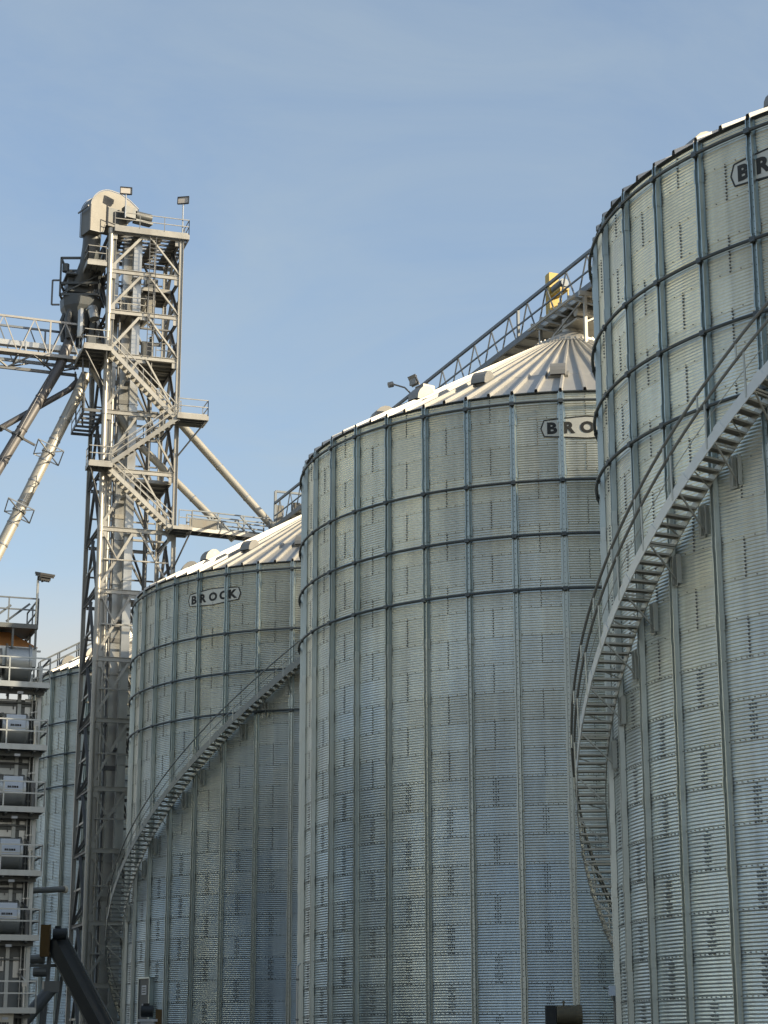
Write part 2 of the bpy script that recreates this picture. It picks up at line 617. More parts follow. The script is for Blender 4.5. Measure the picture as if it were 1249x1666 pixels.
def stiffener_mesh():
    """hat section with two upstanding ribs and a bolted web, spliced at every third sheet"""
    mb = MB()

    def sec(z0, z1, k, dr, m=0):
        prof = [(-0.145, 0.014), (-0.100, 0.014), (-0.088, 0.155), (-0.062, 0.155), (-0.052, 0.070), (0.052, 0.070), (0.062, 0.155), (0.088, 0.155), (0.100, 0.014), (0.145, 0.014)]
        n = len(prof)
        vs = []
        for zz in (z0, z1):
            for x, r in prof:
                vs.append((x * k, -(RAD + r + dr), zz))
        fs = [(i, i + 1, n + i + 1, n + i) for i in range(n - 1)]
        mb.add(vs, fs, m)
    zc = EAVE - 9 * ROW                       # heavier, paler posts carry the lower part
    sec(0.0, zc, 0.92, 0.0, 2)
    sec(zc, EAVE - 0.02, 1.0, 0.0)
    for j in range(1, NROW):
        if j % 2 == 0:
            sec(j * ROW - 0.22, j * ROW + 0.22, 1.18 if j * ROW > zc else 1.08, 0.016, 0 if j * ROW > zc else 2)
    for j in range(int(EAVE / 0.22)):
        mb.box((0, -(RAD + 0.077), 0.1 + j * 0.22), (0.03, 0.02, 0.03), 0, 1)
    return mb.mesh('stiffener', [M_STIFF, M_BOLT, M_STIFFLOW])


def ring_mesh(z):
    mb = MB()
    n = 160
    r, rad, k = RAD + 0.215, 0.055, 8
    vs, fs = [], []
    for i in range(n):
        a = 2 * PI * i / n
        for j in range(k):
            b = 2 * PI * j / k
            vs.append(pol(r + rad * math.cos(b), a, z + rad * math.sin(b)))
    for i in range(n):
        for j in range(k):
            fs.append((i * k + j, ((i + 1) % n) * k + j, ((i + 1) % n) * k + (j + 1) % k, i * k + (j + 1) % k))
    mb.add(vs, fs)
    for i in range(40):
        a = R_(9 * i)
        mb.box(pol(RAD + 0.20, a, z), (0.19, 0.13, 0.15), a)
    return mb.mesh('wind_ring', M_RING)


CAP_R = 1.55


def roof_mesh():
    mb = MB()
    n = 80
    r0, r1 = RAD + 0.11, CAP_R

    def zr(r):
        return EAVE + (RAD - r) * ROOF_SL
    step = [r0, 9.3, 9.28, r1]
    lift = [0.03, 0.03, 0.055, 0.055]
    for i in range(n):
        a0, a1 = 2 * PI * i / n, 2 * PI * (i + 1) / n
        vs = []
        for r, l in zip(step, lift):
            vs += [pol(r, a0, zr(r) + l), pol(r, a1, zr(r) + l)]
        mb.add(vs, [(0, 1, 3, 2), (2, 3, 5, 4), (4, 5, 7, 6)])
        # raised standing rib
        w0, w1, h = 0.08, 0.05, 0.165
        d = Vector((math.cos(a0), math.sin(a0), 0))
        vs = []
        for r in (r0 + 0.03, r1 + 0.05):
            ww = min(1.0, r * 2 * PI / n / 0.16)
            for x, hh in ((-w0 * ww, 0.0), (-w1 * ww, h * (0.5 + 0.5 * ww)), (w1 * ww, h * (0.5 + 0.5 * ww)), (w0 * ww, 0.0)):
                vs.append(pol(r, a0, zr(r) + 0.03 + hh) + d * x)
        mb.add(vs, [(0, 1, 5, 4), (1, 2, 6, 5), (2, 3, 7, 6)])
    # eave flashing
    m = 240
    vs, fs = [], []
    for i in range(m):
        a = 2 * PI * i / m
        vs += [pol(RAD + 0.10, a, EAVE - 0.01), pol(RAD + 0.02, a, EAVE - 0.06), pol(RAD + 0.05, a, EAVE + 0.03)]
    for i in range(m):
        j = (i + 1) % m
        fs += [(3 * i, 3 * j, 3 * j + 1, 3 * i + 1), (3 * i, 3 * i + 2, 3 * j + 2, 3 * j)]
    mb.add(vs, fs, 1)
    return mb.mesh('roof', [M_ROOF, M_RING])


def cap_mesh():
    mb = MB()
    z = EAVE + (RAD - CAP_R) * ROOF_SL
    mb.frustum((0, 0, z - 0.1), CAP_R + 0.16, (0, 0, z + 0.16), CAP_R + 0.16, 48)
    mb.frustum((0, 0, z + 0.16), CAP_R + 0.1, (0, 0, z + 0.85), 0.55, 48)
    mb.frustum((0, 0, z + 0.85), 0.36, (0, 0, z + 1.6), 0.36, 20)
    for i in range(40):
        mb.box(pol(CAP_R + 0.17, R_(9 * i + 4), z + 0.1), (0.06, 0.05, 0.2), R_(9 * i + 4))
    return mb.mesh('roof_cap', M_ROOF)


def vent_meshes():
    """hooded roof vent, round-backed, opening down the slope; local x = across, -y = down slope"""
    sl = math.atan(ROOF_SL)
    prof = []
    for i in range(13):
        a = PI * i / 12
        prof.append((0.48 * math.cos(a) + 0.02, 0.30 + 0.50 * math.sin(a)))
    prof += [(-0.62, 0.16), (0.50, -0.14)]
    mb = MB()
    # profile runs up/down the slope (first axis, - = uphill), extruded across
    mb.prism([(-a, b) for a, b in prof], (0, 0, 0), (0, 1, 0), (0, 0, 1), (1, 0, 0), 0.82)
    hood = mb.mesh('hood', M_VENT)
    mb = MB()
    mb.box((0, -0.10, 0.06), (1.0, 1.25, 0.16))
    base = mb.mesh('vent_base', M_VENT)
    mb = MB()
    mb.add([(-0.37, -0.595, 0.17), (0.37, -0.595, 0.17), (0.37, -0.500, -0.03), (-0.37, -0.500, -0.03)], [(0, 3, 2, 1)])
    mb.box((0, -0.53, 0.07), (0.74, 0.16, 0.2))
    op = mb.mesh('opening', M_HOLE)
    return hood, base, op


def vent_profile_mesh():
    """scoop: quarter-round hood whose open mouth faces down the slope and out"""
    w, n = 0.76, 10
    mb = MB()
    prof = []
    for i in range(n + 1):
        a = PI * 0.5 * i / n
        prof.append((0.55 - 1.15 * math.sin(a) * 0.0 - 0.55 * (1 - math.cos(a)), 0))
    # outline in (s, h): s positive = down slope
    out = [(-0.56, 0.0), (-0.53, 0.24), (-0.42, 0.44), (-0.20, 0.57), (0.06, 0.60), (0.34, 0.53), (0.56, 0.39), (0.72, 0.18), (0.44, 0.05), (0.30, 0.0)]
    mb.prism([(-s, h) for s, h in out], (0, 0, 0), (0, 1, 0), (0, 0, 1), (1, 0, 0), w)
    hood = mb.mesh('hood', M_VENT)
    mb = MB()
    mb.add([(-w / 2 + 0.04, -0.735, 0.19), (w / 2 - 0.04, -0.735, 0.19), (w / 2 - 0.04, -0.45, 0.045), (-w / 2 + 0.04, -0.45, 0.045)], [(0, 1, 2, 3)])
    mb.add([(-w / 2 + 0.02, -0.75, 0.21), (w / 2 - 0.02, -0.75, 0.21), (w / 2 - 0.02, -0.71, 0.17), (-w / 2 + 0.02, -0.71, 0.17)], [(0, 1, 2, 3)])
    mouth = mb.mesh('mouth', M_HOLE)
    mb = MB()
    mb.box((0, -0.02, 0.03), (1.0, 1.1, 0.16))
    return hood, mouth, mb.mesh('curb', M_VENT)


def text_mesh(txt, height, name):
    cu = bpy.data.curves.new(name, 'FONT')
    cu.body = txt
    cu.size = 1.0
    cu.offset = 0.05
    cu.extrude = 0.0
    cu.resolution_u = 4
    o = bpy.data.objects.new(name, cu)
    COL.objects.link(o)
    dg = bpy.context.evaluated_depsgraph_get()
    me = bpy.data.meshes.new_from_object(o.evaluated_get(dg))
    bpy.data.objects.remove(o)
    co = np.array([v.co[:] for v in me.vertices])
    co[:, 0] -= (co[:, 0].min() + co[:, 0].max()) / 2
    co[:, 1] -= (co[:, 1].min() + co[:, 1].max()) / 2
    k = height / (co[:, 1].max() - co[:, 1].min())
    return co * k, [tuple(p.vertices) for p in me.polygons]


def sign_meshes():
    """name plate: pale plate with black outline, black letters"""
    W, H0, H1, PT = 1.86, 0.34, 0.47, 0.13
    r = RAD + 0.026
    n = 24
    out = [(-W, 0)]
    top = []
    for i in range(n + 1):
        x = -W + PT + (2 * W - 2 * PT) * i / n
        top.append((x, H0 + (H1 - H0) * (1 - abs(x) / (W - PT))))
    ring = [(-W, 0.0)] + top + [(W, 0.0)] + [(x, -h) for x, h in reversed(top)]
    mb = MB()
    vs = [pol(r, x / r, h) for x, h in ring]
    # plate as strips between top and bottom
    for i in range(n):
        (xa, ha), (xb, hb) = top[i], top[i + 1]
        mb.add([pol(r, xa / r, -ha), pol(r, xb / r, -hb), pol(r, xb / r, hb), pol(r, xa / r, ha)], [(0, 1, 2, 3)])
    for s, k in ((-1, 0), (1, n)):
        x, h = top[k]
        t = [pol(r, x / r, -h), pol(r, x / r, h), pol(r, s * W / r, 0)]
        mb.add(t, [(0, 1, 2)])
    plate = mb.mesh('sign_plate', M_PLATE)
    mb = MB()
    m = len(ring)
    pts = [pol(r + 0.004, x / r, h) for x, h in ring]
    for i in range(m):
        mb.beam(pts[i], pts[(i + 1) % m], 0.05, 0.012, up=(pts[i].x / r, pts[i].y / r, 0))
    frame = mb.mesh('sign_outline', M_INK)
    letters = []
    for ch, x0 in zip('BROCK', (-1.40, -0.70, 0.02, 0.72, 1.38)):
        co, fs = text_mesh(ch, 0.50, 'letter')
        mb = MB()
        wx = 1.12
        mb.add([pol(r + 0.012, (x0 + c[0] * wx) / r, c[1]) for c in co], fs)
        letters.append(mb.mesh('letter', M_INK))
    return plate, frame, letters


WALL = wall_mesh()
STIFF = stiffener_mesh()
RINGS = [ring_mesh(EAVE - d * ROW) for d in (0.4, 3.4, 5.4, 7.4)]
ROOF = roof_mesh()
CAP = cap_mesh()
HOOD, MOUTH, CURB = vent_profile_mesh()
PLATE, OUTLINE, LETTERS = sign_meshes()
TREAD_W = 0.86


def tread_mesh(lip):
    mb = MB()
    r0 = RAD + 0.24
    mb.box((0, -(r0 + TREAD_W / 2), 0), (0.28, TREAD_W, 0.03))
    mb.box((-0.146, -(r0 + TREAD_W / 2), -0.015), (0.012, TREAD_W, 0.06), 0, 1)
    mb.box((0.146, -(r0 + TREAD_W / 2), -0.015), (0.012, TREAD_W, 0.06), 0, 1)
    return mb.mesh('tread', [M_TREAD, lip])


TREAD, TREAD_DULL = tread_mesh(M_STAIR), tread_mesh(M_TREADD)


def add_staircase(silo, rot_deg, phi_ref, z_ref, slope, phi_top, phi_bot, phi_hi, rails, plate=None):
    """helical stair fixed to the wall; angles in world degrees, z above ground"""
    def zz(p):
        return z_ref + (p - phi_ref) * slope
    ri, ro = RAD + 0.22, RAD + 0.22 + TREAD_W + 0.04
    lp = lambda p: R_(p - rot_deg)
    # stringers
    step = 1.5
    ps = np.arange(phi_bot, phi_top + 1e-6, step)
    st = None
    for r in (ro, ri):
        mb = MB()
        hh = 0.15 if r == ro else 0.12
        for a, b in zip(ps[:-1], ps[1:]):
            p, q = pol(r, lp(a), zz(a)), pol(r, lp(b), zz(b))
            mb.beam(p, q, 0.03, 2 * hh)
        if r == ro:
            for a in np.arange(phi_bot + 3, phi_top, 6.0):
                p, q = pol(r + 0.02, lp(a), zz(a)), pol(r + 0.02, lp(a + 0.9), zz(a + 0.9))
                mb.beam(p, q, 0.03, 2 * hh + 0.05)
            st = mb.build('staircase', plate or M_STRING, silo)
        else:
            mb.build('inner_stringer', M_STAIR, st)
    # treads
    dphi = 0.215 / slope
    n = int((phi_top - phi_bot) / dphi)
    rest = MB()
    made = 0
    for k in range(n):
        p = phi_bot + (k + 0.5) * dphi
        if p <= phi_hi and made < 100 and p > phi_hi - 100.4 * dphi:
            link('tread', TREAD_DULL if plate else TREAD, st, (0, 0, zz(p)), lp(p))
            made += 1
        else:
            rest.box(pol(ri + TREAD_W / 2, lp(p), zz(p)), (0.26, TREAD_W, 0.04), lp(p))
    if rest.v:
        tag(rest.build('treads', M_TREAD, st), kind='stuff')
    # rails, posts
    fine = np.arange(phi_bot, phi_top + 1e-6, 1.5)
    for nm, h, rad, dr in rails:
        mb = MB()
        mb.tube([pol(ro + dr, lp(p), zz(p) + h) for p in fine], rad, 6)
        mb.build(nm, M_RAIL if rad > 0.03 else M_STAIR, st)
    for p in np.arange(phi_bot + 1.5, phi_top, 6.0):
        mb = MB()
        mb.beam(pol(ro + 0.01, lp(p), zz(p) - 0.1), pol(ro + rails[1][3], lp(p), zz(p) + max(rails[1][1], 1.0)), 0.05, 0.035)
        if rails[0][1] > 1.3:
            mb.beam(pol(ro + rails[0][3], lp(p - .8), zz(p - .8) + rails[1][1] - 0.03), pol(ro + rails[0][3], lp(p - .8), zz(p - .8) + rails[0][1]), 0.05, 0.03)
        mb.build('rail_post', M_STAIR, st)
    # under-stair braces and perforated wall brackets
    for p in np.arange(phi_bot + 2.5, phi_top, 6.0):
        mb = MB()
        mb.beam(pol(ro - 0.02, lp(p), zz(p) - 0.12), pol(ri - 0.12, lp(p - .4), zz(p) - 1.05), 0.045, 0.045)
        mb.beam(pol(ri, lp(p), zz(p) - 0.16), pol(ro, lp(p), zz(p) - 0.16), 0.04, 0.05)
        mb.beam(pol(ri, lp(p + 1.2), zz(p + 1.2) - 0.1), pol(ro, lp(p + 2.6), zz(p + 2.6) - 0.1), 0.03, 0.03)
        for s in (-0.5, 0.5):
            c = pol(RAD + 0.1, lp(p - .4 + s), zz(p) - 0.75)
            mb.box(c, (0.03, 0.14, 0.85), lp(p - .4 + s))
        mb.box(pol(RAD + 0.045, lp(p - 1.2), zz(p) - 0.75), (0.26, 0.03, 0.95), lp(p - 1.2))
        for j in range(6):
            mb.box(pol(RAD + 0.066, lp(p - 1.2), zz(p) - 1.13 + 0.16 * j), (0.05, 0.02, 0.05), lp(p - 1.2), 1)
        mb.build('stair_bracket', [M_STAIR, M_HOLE], st)
    return st


def make_silo(xy, phase_deg, label, vents, sign_phi, shade_tone=1.0, parity=0):
    rot = phase_deg + 9.0 * parity
    t = thing('grain_silo', label, 'silo', (xy[0], xy[1], GZ), R_(rot), 'grain silos standing in one row')
    link('wall', WALL, t).color = (shade_tone, shade_tone, shade_tone, 1)      # per-silo tone: shade and reflections of the surroundings put into the colour
    for k in range(40):
        link('stiffener', STIFF, t, None, R_(9 * k) if k else 0)
    for m in RINGS:
        link('wind_ring', m, t)
    link('roof', ROOF, t)
    link('roof_cap', CAP, t)
    sl = math.atan(ROOF_SL)
    for ph, r in vents:
        a = R_(ph - rot)
        c = pol(r, a, EAVE + (RAD - r) * ROOF_SL + 0.04)
        v = link('roof_vent', CURB, t, c)
        v.rotation_euler = (sl, 0, a)
        v.scale = (0.86, 0.86, 0.86)
        link('hood', HOOD, v)
        link('mouth', MOUTH, v)
    s = link('sign', PLATE, t, (0, 0, EAVE - 1.56), R_(sign_phi - rot))
    link('outline', OUTLINE, s)
    for m in LETTERS:
        link('letter', m, s)
    return t, rot


SILO_L = ('galvanised silo with a stair winding down its left side, beside the lattice tower',
          'middle silo of the row, galvanised steel with no stair visible on its wall',
          'nearest galvanised silo, cut by the right edge, with a stair climbing its wall',
          'farthest galvanised silo, mostly hidden behind the lattice tower and the dryer')
P_M, P_R, P_L = (8.885, 89.056), (19.654, 60.842), (-2.456, 117.845)
P_F = (-13.683, 146.346)
vents_at = lambda a0, r: [(a0 - 20.0 * k, r) for k in range(-4, 7)]
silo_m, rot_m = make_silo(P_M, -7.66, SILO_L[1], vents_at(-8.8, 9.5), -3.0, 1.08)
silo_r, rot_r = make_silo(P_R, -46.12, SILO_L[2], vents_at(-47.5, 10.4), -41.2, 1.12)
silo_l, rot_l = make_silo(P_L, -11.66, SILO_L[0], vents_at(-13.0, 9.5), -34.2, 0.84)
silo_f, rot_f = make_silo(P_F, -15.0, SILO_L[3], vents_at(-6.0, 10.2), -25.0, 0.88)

# unseen silos added left of the frame to block sky and bounce warm light
for k, lb in ((0, 'first unseen silo added left of the frame to bounce warm light'), (1, 'second unseen silo added left of the frame to bounce warm light')):
    make_silo((-39.7 - 11.3 * k, 70.5 + 28.8 * k), 3.0 + 2 * k, lb, vents_at(60, 9.5), 80.0)

add_staircase(silo_r, rot_r, 0.0, 25.95 - GZ, 0.191, 2.0, -149.0, -38.0,
              (('handrail', 1.66, 0.046, 0.12), ('knee_rail', 1.24, 0.044, 0.04), ('lower_rail', 0.72, 0.013, 0.0)))
add_staircase(silo_l, rot_l, 0.0, 21.82 - GZ, 0.190, 23.0, -122.0, -6.0,
              (('handrail', 1.06, 0.036, 0.03), ('knee_rail', 0.55, 0.022, 0.01)), M_TREADD)

# raised hatch and small lamp on the middle silo's roof
a_h = R_(-55 - rot_m)
c_h = pol(8.6, a_h, EAVE + (RAD - 8.6) * ROOF_SL)
mb = MB()
mb.box((0, 0, 0.28), (0.62, 0.62, 0.56))
hatch = mb.build('roof_hatch', M_VENT, silo_m, False, c_h, a_h)
mb = MB()
mb.beam((-0.2, -0.34, 0.58), (-0.2, -0.60, 1.02), 0.55, 0.05)
mb.box((-0.2, -0.50, 0.80), (0.46, 0.08, 0.4))
mb.build('hatch_lid', M_VENT, hatch)
mb = MB()
mb.tube([(-0.3, -0.4, 0.1), (-0.5, -0.75, 0.5), (-0.7, -1.25, 0.62)], 0.04, 8)
mb.tube([(-0.7, -1.25, 0.62), (-0.78, -1.45, 0.56)], 0.13, 10)
mb.build('lamp_arm', M_VENT, hatch, True)

# ------------------------------------------------------------------ shared frame helpers
def railing(mb, pts, h=1.1, toe=0.1, gap=1.6, r=0.026, m=0):
    pts = [Vector(p) for p in pts]
    for a, b in zip(pts[:-1], pts[1:]):
        L = (b - a).length
        n = max(1, int(round(L / gap)))
        for hh in (h, h * 0.55):
            mb.beam(a + Vector((0, 0, hh)), b + Vector((0, 0, hh)), 2 * r, 2 * r, m=m)
        if toe:
            mb.beam(a + Vector((0, 0, toe / 2 + 0.02)), b + Vector((0, 0, toe / 2 + 0.02)), 0.015, toe, m=m)
        for i in range(n + 1):
            p = a + (b - a) * (i / n)
            mb.beam(p, p + Vector((0, 0, h)), 2 * r, 2 * r, m=m)


# ------------------------------------------------------------------ lattice tower
TH = math.atan2(1.5, 4.7)
EX, EY = Vector((math.cos(TH), math.sin(TH), 0)), Vector((-math.sin(TH), math.cos(TH), 0))
FL = Vector((-18.7, 126.0, 0))
TW, TD = 4.93, 5.6


def T(a, b, z):
    return FL + EX * a + EY * b + Vector((0, 0, z))


tower = thing('lattice_tower', 'tall galvanised lattice tower with zigzag stairs standing left of the silos', 'tower', T(TW / 2, TD / 2, GZ), 0)
LV = [-0.2, 3.9, 7.7, 12.2, 16.1, 20.5, 24.5, 29.0, 33.2, 37.25, 41.3, 45.35, 48.45, 51.4, 54.3]
LIT = M_TOWER


def tpart(mb, name, mats, smooth=False, parent=None):
    o = local(mb, tower).build(name, mats, parent if parent is not None else tower, smooth)
    return o


for (a, b) in ((0, 0), (TW, 0), (0, TD), (TW, TD)):
    mb = MB()
    if (a, b) == (0, 0):
        mb.tube([T(a, b, GZ), T(a, b, LV[-1])], 0.17, 12)
        for z in LV:
            mb.tube([T(a, b, z - 0.2), T(a, b, z + 0.2)], 0.2, 12)
        mb.ibeam(T(a + 0.28, b + 0.12, GZ), T(a + 0.28, b + 0.12, LV[-1]), 0.22, 0.24, up=EX)
    else:
        mb.ibeam(T(a, b, GZ), T(a, b, LV[-1]), 0.24, 0.28, up=EX)
    tpart(mb, 'leg', LIT, True)
for i, z in enumerate(LV):
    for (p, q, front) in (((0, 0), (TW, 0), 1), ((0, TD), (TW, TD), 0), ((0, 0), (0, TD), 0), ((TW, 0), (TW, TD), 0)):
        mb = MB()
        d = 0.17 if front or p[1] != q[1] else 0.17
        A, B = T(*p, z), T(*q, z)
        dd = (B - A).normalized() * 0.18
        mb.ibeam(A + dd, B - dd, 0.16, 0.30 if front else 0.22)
        tpart(mb, 'beam', LIT if front else M_TOWERD)  # front takes the lit tone, the other faces the shaded tone
    if i == 0:
        continue
    z0 = LV[i - 1]
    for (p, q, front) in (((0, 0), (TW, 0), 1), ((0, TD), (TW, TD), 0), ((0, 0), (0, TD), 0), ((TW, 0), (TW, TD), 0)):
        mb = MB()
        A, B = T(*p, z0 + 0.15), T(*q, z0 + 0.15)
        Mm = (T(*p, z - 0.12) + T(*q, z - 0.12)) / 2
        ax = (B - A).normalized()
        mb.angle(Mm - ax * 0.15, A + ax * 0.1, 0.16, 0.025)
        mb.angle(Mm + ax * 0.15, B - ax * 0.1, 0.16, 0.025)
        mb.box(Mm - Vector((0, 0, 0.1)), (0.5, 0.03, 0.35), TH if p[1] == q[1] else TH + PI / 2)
        tpart(mb, 'brace', LIT if front else M_TOWERD)  # same lit and shaded tones as the beams

# bucket elevator casings inside the tower
for (a0, a1, b0, b1, zt) in ((0.35, 0.98, 2.0, 2.8, 53.8), (1.3, 1.9, 2.0, 2.8, 55.0), (1.75, 2.3, 0.55, 1.15, 54.0), (1.75, 2.3, 3.6, 4.2, 54.0)):
    mb = MB()
    mb.box(T((a0 + a1) / 2, (b0 + b1) / 2, (GZ + zt) / 2), (a1 - a0, b1 - b0, zt - GZ), TH)
    z = GZ + 1.5
    while z < zt - 1:
        mb.box(T((a0 + a1) / 2, (b0 + b1) / 2, z), (a1 - a0 + 0.1, b1 - b0 + 0.1, 0.07), TH)
        z += 3.05
    tpart(mb, 'elevator_casing', M_CASE)

# head of the bucket elevator
HA = R_(34)
hx, hy = Vector((math.cos(HA), math.sin(HA), 0)), Vector((-math.sin(HA), math.cos(HA), 0))
hc = at(172, 354, 127.2)
prof = []
for i in range(12):
    a = PI - PI * 0.5 * i / 11
    prof.append((-0.05 + 1.65 * math.cos(a), 0.15 + 1.75 * math.sin(a)))
prof += [(0.8, 1.82), (1.6, 1.45), (2.3, 0.95), (2.3, 0.3), (1.4, -0.05), (1.3, -1.0), (-0.45, -1.0), (-0.6, -1.7), (-1.70, -1.7)]
prof = [(a * 0.88, b * 0.88) for a, b in prof]
mb = MB()
mb.prism(prof, hc, hx, (0, 0, 1), hy, 1.55)
head = tpart(mb, 'elevator_head', M_HEAD)
mb = MB()
for s in (-0.79, 0.79):
    pr = [(a * 1.03, b * 1.03) for a, b in prof]
    for i in range(len(pr)):
        p, q = pr[i], pr[(i + 1) % len(pr)]
        mb.beam(hc + hx * p[0] + Vector((0, 0, p[1])) + hy * s, hc + hx * q[0] + Vector((0, 0, q[1])) + hy * s, 0.05, 0.05)
mb.beam(hc + hx * -1.72 - hy * 0.8 + Vector((0, 0, 0.2)), hc + hx * -1.72 + hy * 0.8 + Vector((0, 0, 0.2)), 0.08, 0.1)
tpart(mb, 'head_flange', M_TOWERD, False, head)
mb = MB()
mb.box(hc + hx * 0.15 - hy * 0.8 + Vector((0, 0, -0.25)), (0.95, 0.05, 1.35), HA)
tpart(mb, 'inspection_panel', M_DIST, False, head)
mb = MB()
dc = hc + hx * 2.2 - hy * 1.3
mb.tube([dc - hx * 0.6 + Vector((0, 0, 0.1)), dc + hx * 0.6 + Vector((0, 0, 0.1))], 0.32, 14)
mb.box(dc + Vector((0, 0, -0.35)), (1.3, 0.6, 0.15), HA)
mb.box(dc - hx * 1.1 + Vector((0, 0, 0.1)), (0.8, 0.6, 0.8), HA)
tpart(mb, 'drive_motor', M_DIST, True, head)
mb = MB()
mb.tube([at(151, 372, 127.2), at(148, 405, 127.2), at(144, 430, 127.4), at(132, 462, 128.0)], 0.62, 10)
tpart(mb, 'discharge_chute', M_DIST, True)


def platform(a0, a1, b0, b1, z, rail=None, joists='b', fascia=M_TOWER, deck=True, nj=6, fh=0.3):
    mb = MB()
    c = [T(a0, b0, z), T(a1, b0, z), T(a1, b1, z), T(a0, b1, z)]
    for i in range(4):
        p, q = c[i], c[(i + 1) % 4]
        mb.beam(p - Vector((0, 0, fh / 2)), q - Vector((0, 0, fh / 2)), 0.06, fh)
    for k in range(1, nj):
        f = k / nj
        if joists == 'b':
            mb.beam(T(a0 + (a1 - a0) * f, b0, z - 0.12), T(a0 + (a1 - a0) * f, b1, z - 0.12), 0.07, 0.16, m=1)
        else:
            mb.beam(T(a0, b0 + (b1 - b0) * f, z - 0.12), T(a1, b0 + (b1 - b0) * f, z - 0.12), 0.07, 0.16, m=1)
    if deck:
        mb.box((c[0] + c[2]) / 2 + Vector((0, 0, 0.0)), (a1 - a0 - 0.07, b1 - b0 - 0.07, 0.03), TH, 2)
    o = tpart(mb, 'platform', [fascia, M_TOWERD, M_DECK])
    if rail:
        mb = MB()
        for seg in rail:
            railing(mb, [T(a, b, z) for a, b in seg])
        tpart(mb, 'railing', M_TOWER, False, o)
    return o


# top deck, with bars one can see the sky through
platform(0.2, TW + 0.45, -0.35, TD + 0.2, 54.55, [[(0.2, -0.33), (TW + 0.43, -0.33), (TW + 0.43, TD), (2.6, TD)]], 'a', deck=False, nj=9, fh=0.34)
mb = MB()
for k in range(4):
    mb.box(T(0.6 + 1.3 * k + 0.2, TD / 2, 54.56), (0.75, TD - 0.3, 0.03), TH)
tpart(mb, 'deck_grating', M_DECK)
platform(-1.55, -0.25, -0.1, 2.2, 51.95, [[(-0.27, -0.08), (-1.53, -0.08), (-1.53, 2.2)]], 'b', nj=3)
platform(0.25, 2.7, 0.15, 2.0, 48.6, [[(0.3, 0.2), (2.65, 0.2), (2.65, 2.0)]], 'b', nj=4, fh=0.2)
platform(2.6, TW - 0.15, 2.6, TD - 0.1, 51.5, None, 'a', nj=4, fh=0.25)
platform(-1.75, 0.1, -1.3, 2.6, 45.45, [[(-0.1, -1.28), (-1.73, -1.28), (-1.73, 0.9)]], 'a', nj=5)
platform(2.3, TW + 0.1, 0.2, TD, 45.5, [[(3.4, 0.25), (TW + 0.08, 0.25), (TW + 0.08, TD)]], 'a', nj=6, fh=0.25)
platform(-1.35, -0.1, 0.0, TD, 41.4, [[(-1.33, 0.2), (-1.33, TD)]], 'a', M_TOWERD, deck=False, nj=6, fh=0.2)
platform(-1.15, 0.4, -1.5, -0.2, 37.3, [[(0.35, -1.48), (-1.13, -1.48), (-1.13, -0.3)]], 'b', nj=4)
platform(TW - 0.35, TW + 1.75, -1.9, -0.15, 41.0, [[(TW - 0.3, -1.88), (TW + 1.73, -1.88), (TW + 1.73, -0.2)]], 'a', nj=4)
platform(2.2, TW, 1.4, TD, 37.2, None, 'a', nj=4, fh=0.22)
platform(TW - 0.4, TW + 0.9, -1.6, 0.6, 33.35, [[(TW + 0.0, -1.58), (TW + 0.88, -1.58)]], 'a', nj=3, fh=0.22)


def flight(p0, p1, n, side):
    """stair flight from p0 (top) to p1 (bottom); side = inward vector of the stair width"""
    p0, p1 = Vector(p0), Vector(p1)
    mb = MB()
    w = 0.85
    for s in (0, w):
        mb.beam(p0 + side * s, p1 + side * s, 0.05, 0.28)
    o = tpart(mb, 'stair_flight', M_TOWER)
    run = (p1 - p0)
    dirh = Vector((run.x, run.y, 0)).normalized()
    rz = math.atan2(dirh.y, dirh.x)
    for k in range(n):
        c = p0 + run * ((k + 0.5) / n) + side * (w / 2)
        mb = MB()
        mb.box(c, (0.30, w, 0.05), rz)
        mb.box(c - Vector((0, 0, 0.06)) - dirh * 0.13, (0.03, w, 0.12), rz)
        mb.box(c - Vector((0, 0, 0.10)) - side * 0.36, (0.26, 0.06, 0.20), rz)
        tpart(mb, 'tread', M_TOWER, False, o)
    for s in (0, w):
        mb = MB()
        for hh in (1.05, 0.58):
            mb.beam(p0 + side * s + Vector((0, 0, hh)), p1 + side * s + Vector((0, 0, hh)), 0.06, 0.06)
        m = 4
        for k in range(m + 1):
            q = p0 + run * (k / m) + side * s
            mb.beam(q, q + Vector((0, 0, 1.05)), 0.055, 0.055)
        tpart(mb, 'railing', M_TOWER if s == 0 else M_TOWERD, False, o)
    return o


flight(T(0.15, -1.1, 45.3), T(TW - 0.4, -1.1, 41.0), 15, EY)
flight(T(TW - 0.1, -1.75, 40.9), T(0.25, -1.45, 37.25), 14, EY)
flight(T(0.25, -1.0, 37.1), T(TW - 0.35, -1.0, 33.3), 15, EY)
for (p, q) in ((T(TW + 1.7, -1.85, 40.8), T(TW + 0.1, -0.1, 38.6)), (T(TW + 0.85, -1.5, 33.1), T(TW, -0.1, 30.8)), (T(-1.1, -1.45, 37.1), T(-0.05, -0.1, 34.6)),
               (T(-0.2, -1.25, 45.2), T(0, -0.1, 42.7)), (T(-1.7, -1.2, 45.2), T(-0.1, 0, 43.0))):
    mb = MB()
    mb.beam(p, q, 0.08, 0.08)
    tpart(mb, 'knee_brace', M_TOWERD)
